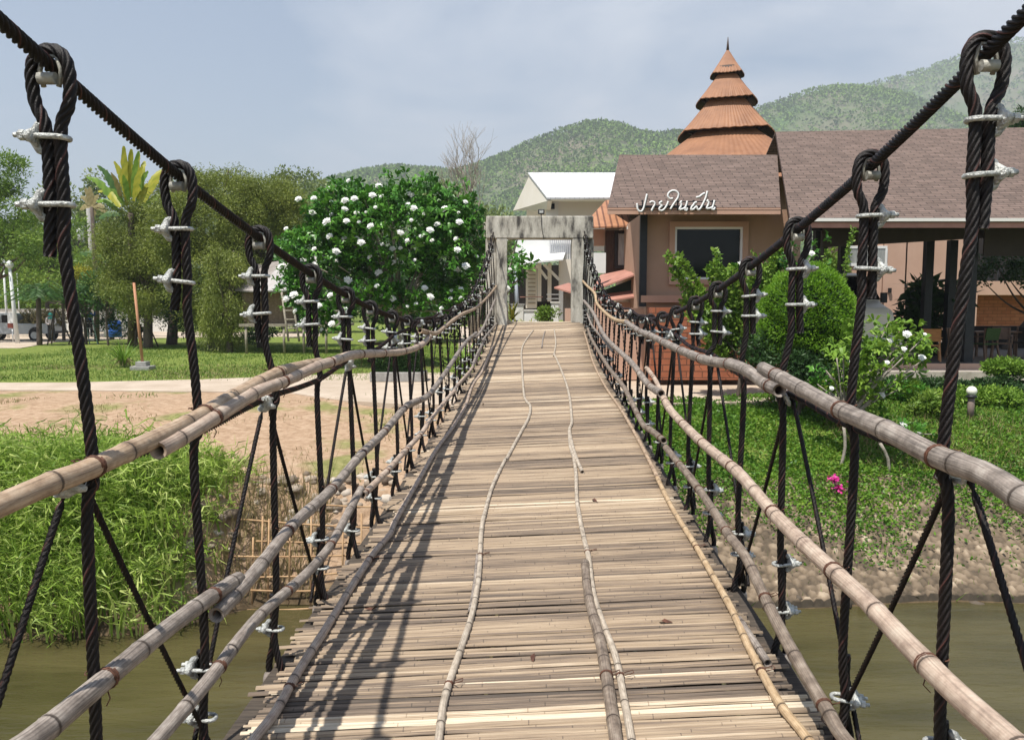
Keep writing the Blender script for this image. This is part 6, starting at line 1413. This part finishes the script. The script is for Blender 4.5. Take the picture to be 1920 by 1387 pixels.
def wand(label, px, d_, y0, y1, lean):
    b_ = base(px, d_); root = empty('wand_plant', b_, label, 'plant'); pp = catmull([P(px, y0, d_), P(px+lean*.4, (y0+y1)/2, d_), P(px+lean, y1, d_)], .03); mb = MB(); mb.tube([Vector(b_)]+pp[::4], .012, 5); mb.build('stem', M['bark'], root)
    B = np.array([tuple(p) for p in pp for _ in range(4)])+R.normal(size=(len(pp)*4, 3))*.02; V, F = leaf_quads(B, R.normal(size=B.shape)+np.array([0, 0, .4]), .09, .04); np_mesh('leaves', V, F, FM['lime'], root, np.repeat(R.rand(len(B)), 6))
wand('tall thin leafy stem rising above the clipped bush to the dark blind', 1578, 17.0, 560, 428, 22)
wand('short leafy stem tip behind the second right hanger rope', 1540, 17.2, 560, 470, 10)
for (x, y, d_, rx, ry, m_, lab) in ((1640, 728, 17.6, 70, 17, 'dark', 'dark low hedge left part below the boardwalk'), (1760, 730, 17.6, 75, 18, 'dark', 'dark low hedge middle part below the boardwalk'), (1880, 728, 17.6, 70, 18, 'dark', 'dark low hedge right part behind the globe lamp'), (1870, 745, 16.2, 40, 14, 'lime', 'yellow green shrub right of the globe lamp'), (1745, 770, 15.0, 32, 36, 'bright', 'upright leafy shrub left of the thick right hanger rope'), (1800, 745, 16.4, 30, 12, 'lime', 'low light green shrub just left of the globe lamp'), (1560, 735, 14.6, 50, 22, 'bright', 'low leafy shrub below the clipped bush'), (1700, 735, 16.6, 30, 14, 'frangi', 'low glossy shrub in the middle of the border'), (2040, 735, 16.5, 120, 25, 'dark', 'dark hedge running out of frame at the right'), (1885, 690, 17.9, 30, 10, 'lime', 'pale green sprig above the boardwalk edge')):
    tree('border_shrub', lab, 'shrub', base(x, d_), [E(x, y, d_, rx, ry, .35)], m_, 60, 90, .16, .09, .04, None)
tree('potted_palm', 'dark broad leaved palm between the terrace posts', 'palm', (P(1760, 640, 23.5).x, 23.5, FZ), [E(1752, 560, 23.5, 45, 40, .5), E(1725, 600, 23.6, 28, 40, .4), E(1760, 640, 23.6, 32, 25, .4)], 'dark', 40, 26, .4, .42, .13, (.05, P(1755, 600, 23.5)))
tree('overhanging_tree', 'dark tree crown hanging in front of the salmon balcony', 'tree', (P(1880, 640, 26.5).x, 26.5, FZ), [E(1880, 505, 26.5, 55, 25, .8), E(1960, 500, 26.5, 60, 45, .8)], 'dark', 50, 90, .35, .14, .05, (.09, P(1960, 560, 26.5)))
tree('conifer_tree', 'tip of a dark tree above the restaurant roof at the right edge', 'tree', base(1905, 45), [E(1905, 222, 45, 14, 14), E(1920, 250, 45, 25, 25)], 'dark', 30, 60, .35, .3, .07, (.15, P(1908, 240, 45)))
tree('thicket', 'green thicket glimpsed between the terrace posts behind the restaurant', 'thicket', base(1540, 29), [E(1548, 560, 29, 26, 90)], 'bright', 50, 80, .5, .2, .08, None)
# bougainvillea on the bank
bg_ = P(1575, 905, 12.2); bb = empty('bougainvillea', (bg_.x, 12.2, gz(bg_.x, 12.2)), 'small magenta bougainvillea flowering on the right bank', 'flower')
for (x, y, n_) in ((1563, 898, 60), (1572, 915, 60), (1598, 905, 30)):
    c = P(x, y, 12.2); V, F = diamonds(np.array(c)+R.normal(size=(n_, 3))*np.array([.035, .035, .025]), R.normal(size=(n_, 3)), .055, .045); np_mesh('flower_cluster', V, F, M['magenta'], bb)
mb = MB(); mb.tube([bb.location, P(1563, 898, 12.2)], .008, 5); mb.tube([bb.location, P(1598, 905, 12.2)], .008, 5); mb.build('stem', M['bark'], bb)
# ---- reeds on the left bank
def reeds():
    n_ = 9500; seg = 6
    x = R.uniform(-13, -3.8, n_); yb = waterline(x); t = R.rand(n_)**.8; dy = -.12+t*2.0; y = yb+dy
    edge = np.clip((-3.75-x)/1.1, .12, 1); h = R.uniform(.7, 1.5, n_)*edge**.5*(1-.35*t); h[t < .3] *= .8
    hot = fbm(x*1.1, y*1.1, 8); h *= .65+.75*hot
    keep = R.rand(n_) < edge; x, y, h, t = x[keep], y[keep], h[keep], t[keep]; n_ = len(x); z = hgt(x, y)-.03
    a = R.normal(-1.57, 1.15, n_); lean = R.uniform(.15, .9, n_); w_ = R.uniform(.016, .034, n_)
    dx, dyv = np.cos(a), np.sin(a); fa = R.rand(n_)*6.28; sx_, sy_ = np.cos(fa), np.sin(fa)
    V = np.zeros((n_, (seg+1)*2, 3)); 
    for j in range(seg+1):
        u = j/seg; hz = h*(u-.42*lean*u**3.2); ho = h*lean*(.15*u+.62*u**2.4); ww = w_*(1-u**2)*.5+.001
        for k_, sg_ in ((0, -1), (1, 1)):
            V[:, j*2+k_, 0] = x+dx*ho+sx_*ww*sg_; V[:, j*2+k_, 1] = y+dyv*ho+sy_*ww*sg_; V[:, j*2+k_, 2] = z+hz
    F = np.concatenate([np.arange(n_)[:, None]*(seg+1)*2+np.array([[j*2, j*2+1, j*2+3, j*2+2]]) for j in range(seg)])
    tint = np.clip(R.normal(.45, .28, n_)+.5*(fbm(x*.9, y*.9, 61)-.45), 0, 1); tag(np_mesh('tall_grass', V.reshape(-1, 3), F, FM['reed'], None, np.repeat(tint, (seg+1)*2)), kind='stuff')
    # leaves springing off the stalks
    m_ = 36000; i = R.randint(0, n_, m_); u = R.uniform(.25, 1, m_); hz = h[i]*(u-.42*lean[i]*u**3.2); ho = h[i]*lean[i]*(.15*u+.62*u**2.4)
    B = np.stack([x[i]+dx[i]*ho, y[i]+dyv[i]*ho, z[i]+hz], 1); D = np.stack([R.normal(size=m_), R.normal(size=m_)-.3, R.uniform(-.5, .9, m_)], 1)
    V, F = leaf_quads(B, D, R.uniform(.16, .34, m_), R.uniform(.012, .022, m_), 1.4); tag(np_mesh('tall_grass', V, F, FM['reed'], None, np.repeat(np.clip(tint[i]+R.normal(size=m_)*.12, 0, 1), 6)), kind='stuff')
reeds()
# dry cane stubble at the end of the reeds, weeds on the sand, lawn
def blades(name, x, y, h, w_, m_, lean=.5, z=None, tint=None):
    n_ = len(x); z = hgt(x, y)-.01 if z is None else z; a = R.rand(n_)*6.283; f = R.rand(n_)*6.283; l_ = R.uniform(0, lean, n_)*h
    p0 = np.stack([x, y, z], 1); d_ = np.stack([np.cos(a)*l_, np.sin(a)*l_, h*.95], 1); s_ = np.stack([np.cos(f), np.sin(f), f*0], 1)*(w_*.5)
    m1 = p0+d_*.5*np.array([.6, .6, 1.1]); V = np.stack([p0-s_, p0+s_, m1+s_*.8, m1-s_*.8, p0+d_], 1); b0 = np.arange(n_)[:, None]*5
    F = np.concatenate([b0+np.array([[0, 1, 2, 3]]), b0+np.array([[3, 2, 4, 4]])]); F = F[:n_]  # lower quads
    T_ = R.rand(n_) if tint is None else tint
    V2 = np.stack([p0-s_, p0+s_, p0+d_+s_*.15, p0+d_-s_*.15], 1); F2 = np.arange(n_)[:, None]*4+np.array([[0, 1, 2, 3]])
    return tag(np_mesh(name, V2.reshape(-1, 3), F2, FM[m_], None, np.repeat(T_, 4)), kind='stuff')
n_ = 700; x = R.uniform(-3.9, -2.6, n_); y = waterline(x)+R.uniform(0, .9, n_); blades('dry_cane', x, y, R.uniform(.3, .9, n_), .012, 'drygrass', .5)
n_ = 52000; x = R.uniform(-22, 3, n_); y = R.uniform(20.5, 40, n_); k = (fbm(x*.6, y*.6, 2) > R.uniform(.25, .55, n_)) & ((y > 21.9) | (x < -4)) & ((y > 21.0+0*x)); x, y = x[k], y[k]
blades('lawn', x, y, R.uniform(.04, .11, len(x)), .03, 'grass', .9, tint=np.clip(fbm(x*.8, y*.8, 6)*1.0+R.normal(size=len(x))*.15, 0, 1))
n_ = 14000; x = R.uniform(-18, -1, n_); y = R.uniform(21.8, 27, n_); k = fbm(x*.7, y*.7, 17) > R.uniform(.35, .7, n_); x, y = x[k], y[k]; blades('dry_grass', x, y, R.uniform(.03, .07, len(x)), .03, 'drygrass', 1.2)
n_ = 16000; x = R.uniform(-14, .5, n_); y = R.uniform(10.8, 17.2, n_); k = fbm(x*.9, y*.9, 14) > R.uniform(.52, .75, n_); x, y = x[k], y[k]; blades('sand_weeds', x, y, R.uniform(.03, .09, len(x)), .02, 'drygrass' , 1.2)
n_ = 9000; x = R.uniform(-14, .5, n_); y = R.uniform(10.8, 17.8, n_); k = fbm(x*.8, y*.8, 19) > R.uniform(.55, .72, n_); x, y = x[k], y[k]; blades('sand_weeds', x, y, R.uniform(.04, .12, len(x)), .022, 'grass', 1.0)
# ground cover creeping down the right bank
def cover():
    n_ = 150000; x = R.uniform(1.15, 14.5, n_); yb = waterline(x); d_ = .5+R.rand(n_)**.75*6.9; y = yb+d_; 
    edge = .75+1.6*(fbm(x*.7, y*.0+3, 21)-.5)*2+.5*(x > 6)
    pr = np.clip((d_-edge)/1.7, 0, 1)+.12*(fbm(x*2.2, y*2.2, 31) > .50)
    pr *= np.where(fbm(x*1.1, y*1.1, 24) < .30, .3, 1)*np.where((x > 7.2) & (y > 15.2), .22, 1)*np.where((y > 16.5) & (x < 4.8), .0, 1)
    k = R.rand(n_) < pr; x, y = x[k], y[k]; n_ = len(x); mound = .16*fbm(x*2.3, y*2.3, 40)
    z = hgt(x, y)+R.rand(n_)*mound+.01+.055*(y-waterline(x) < 3.1); B = np.stack([x, y, z], 1); D = np.stack([R.normal(size=n_), R.normal(size=n_)-.3, R.uniform(.0, 1.0, n_)], 1)
    V, F = diamonds(B, D, R.uniform(.04, .085, n_), R.uniform(.025, .05, n_)); tint = np.clip(fbm(x*1.6, y*1.6, 50)*.9+R.normal(size=n_)*.2, 0, 1)
    tag(np_mesh('ground_cover', V, F, FM['cover'], None, np.repeat(tint, 4)), kind='stuff')
    n_ = 9000; x = R.uniform(6, 14, n_); y = R.uniform(14.4, 16.6, n_); blades('lawn', x, y, R.uniform(.05, .14, n_), .02, 'grass', .8)
    n_ = 5000; x = R.uniform(6.2, 14, n_); y = R.uniform(12.8, 15, n_); blades('dry_grass', x, y, R.uniform(.08, .25, n_), .014, 'drygrass', .8)
    n_ = 1200; x = R.uniform(1.6, 12, n_); y = waterline(x)+R.uniform(.0, 2.4, n_)**1; blades('bank_weeds', x, y, R.uniform(.05, .2, n_), .014, 'grass', .9)
cover()
# ================================================================== HAZE
hz = bpy.data.meshes.new('haze'); mb = MB(); mb.box(-2900, 2900, -390, 2900, -7, 520)
ho = mb.build('haze', (lambda: None)() or mat('haze_air', (1, 1, 1))); ho['kind'] = 'stuff'
hm = ho.data.materials[0]; hn = hm.node_tree; 
for n in list(hn.nodes): hn.nodes.remove(n)
o_ = hn.nodes.new('ShaderNodeOutputMaterial'); pv = hn.nodes.new('ShaderNodeVolumePrincipled'); pv.inputs['Color'].default_value = (.78, .84, .90, 1); pv.inputs['Density'].default_value = .00043; pv.inputs['Anisotropy'].default_value = .1
hn.links.new(pv.outputs[0], o_.inputs['Volume'])

for k, (x, y) in enumerate(((682, 1140), (1000, 1240), (1262, 1166), (905, 760), (1120, 940))):
    p = ondeck(x, y, .012); V, F = leaf_quads(np.array([tuple(p)]), np.array([[R.normal(), R.normal(), .1]]), .06, .03, 1.0, np.array([[.6, .6, .1]]))
    tag(np_mesh('fallen_leaf', V, F, M['tie'], None, off=None), ('dry brown leaf on the near left deck beside the railing shadow', 'dry brown leaf on the deck between the two long battens', 'dry brown leaf on the deck right of the thick dark batten', 'tiny dry leaf far up the deck near its left third', 'dry leaf right of the batten end in mid deck')[k], 'leaf', 'dry leaves on the deck')
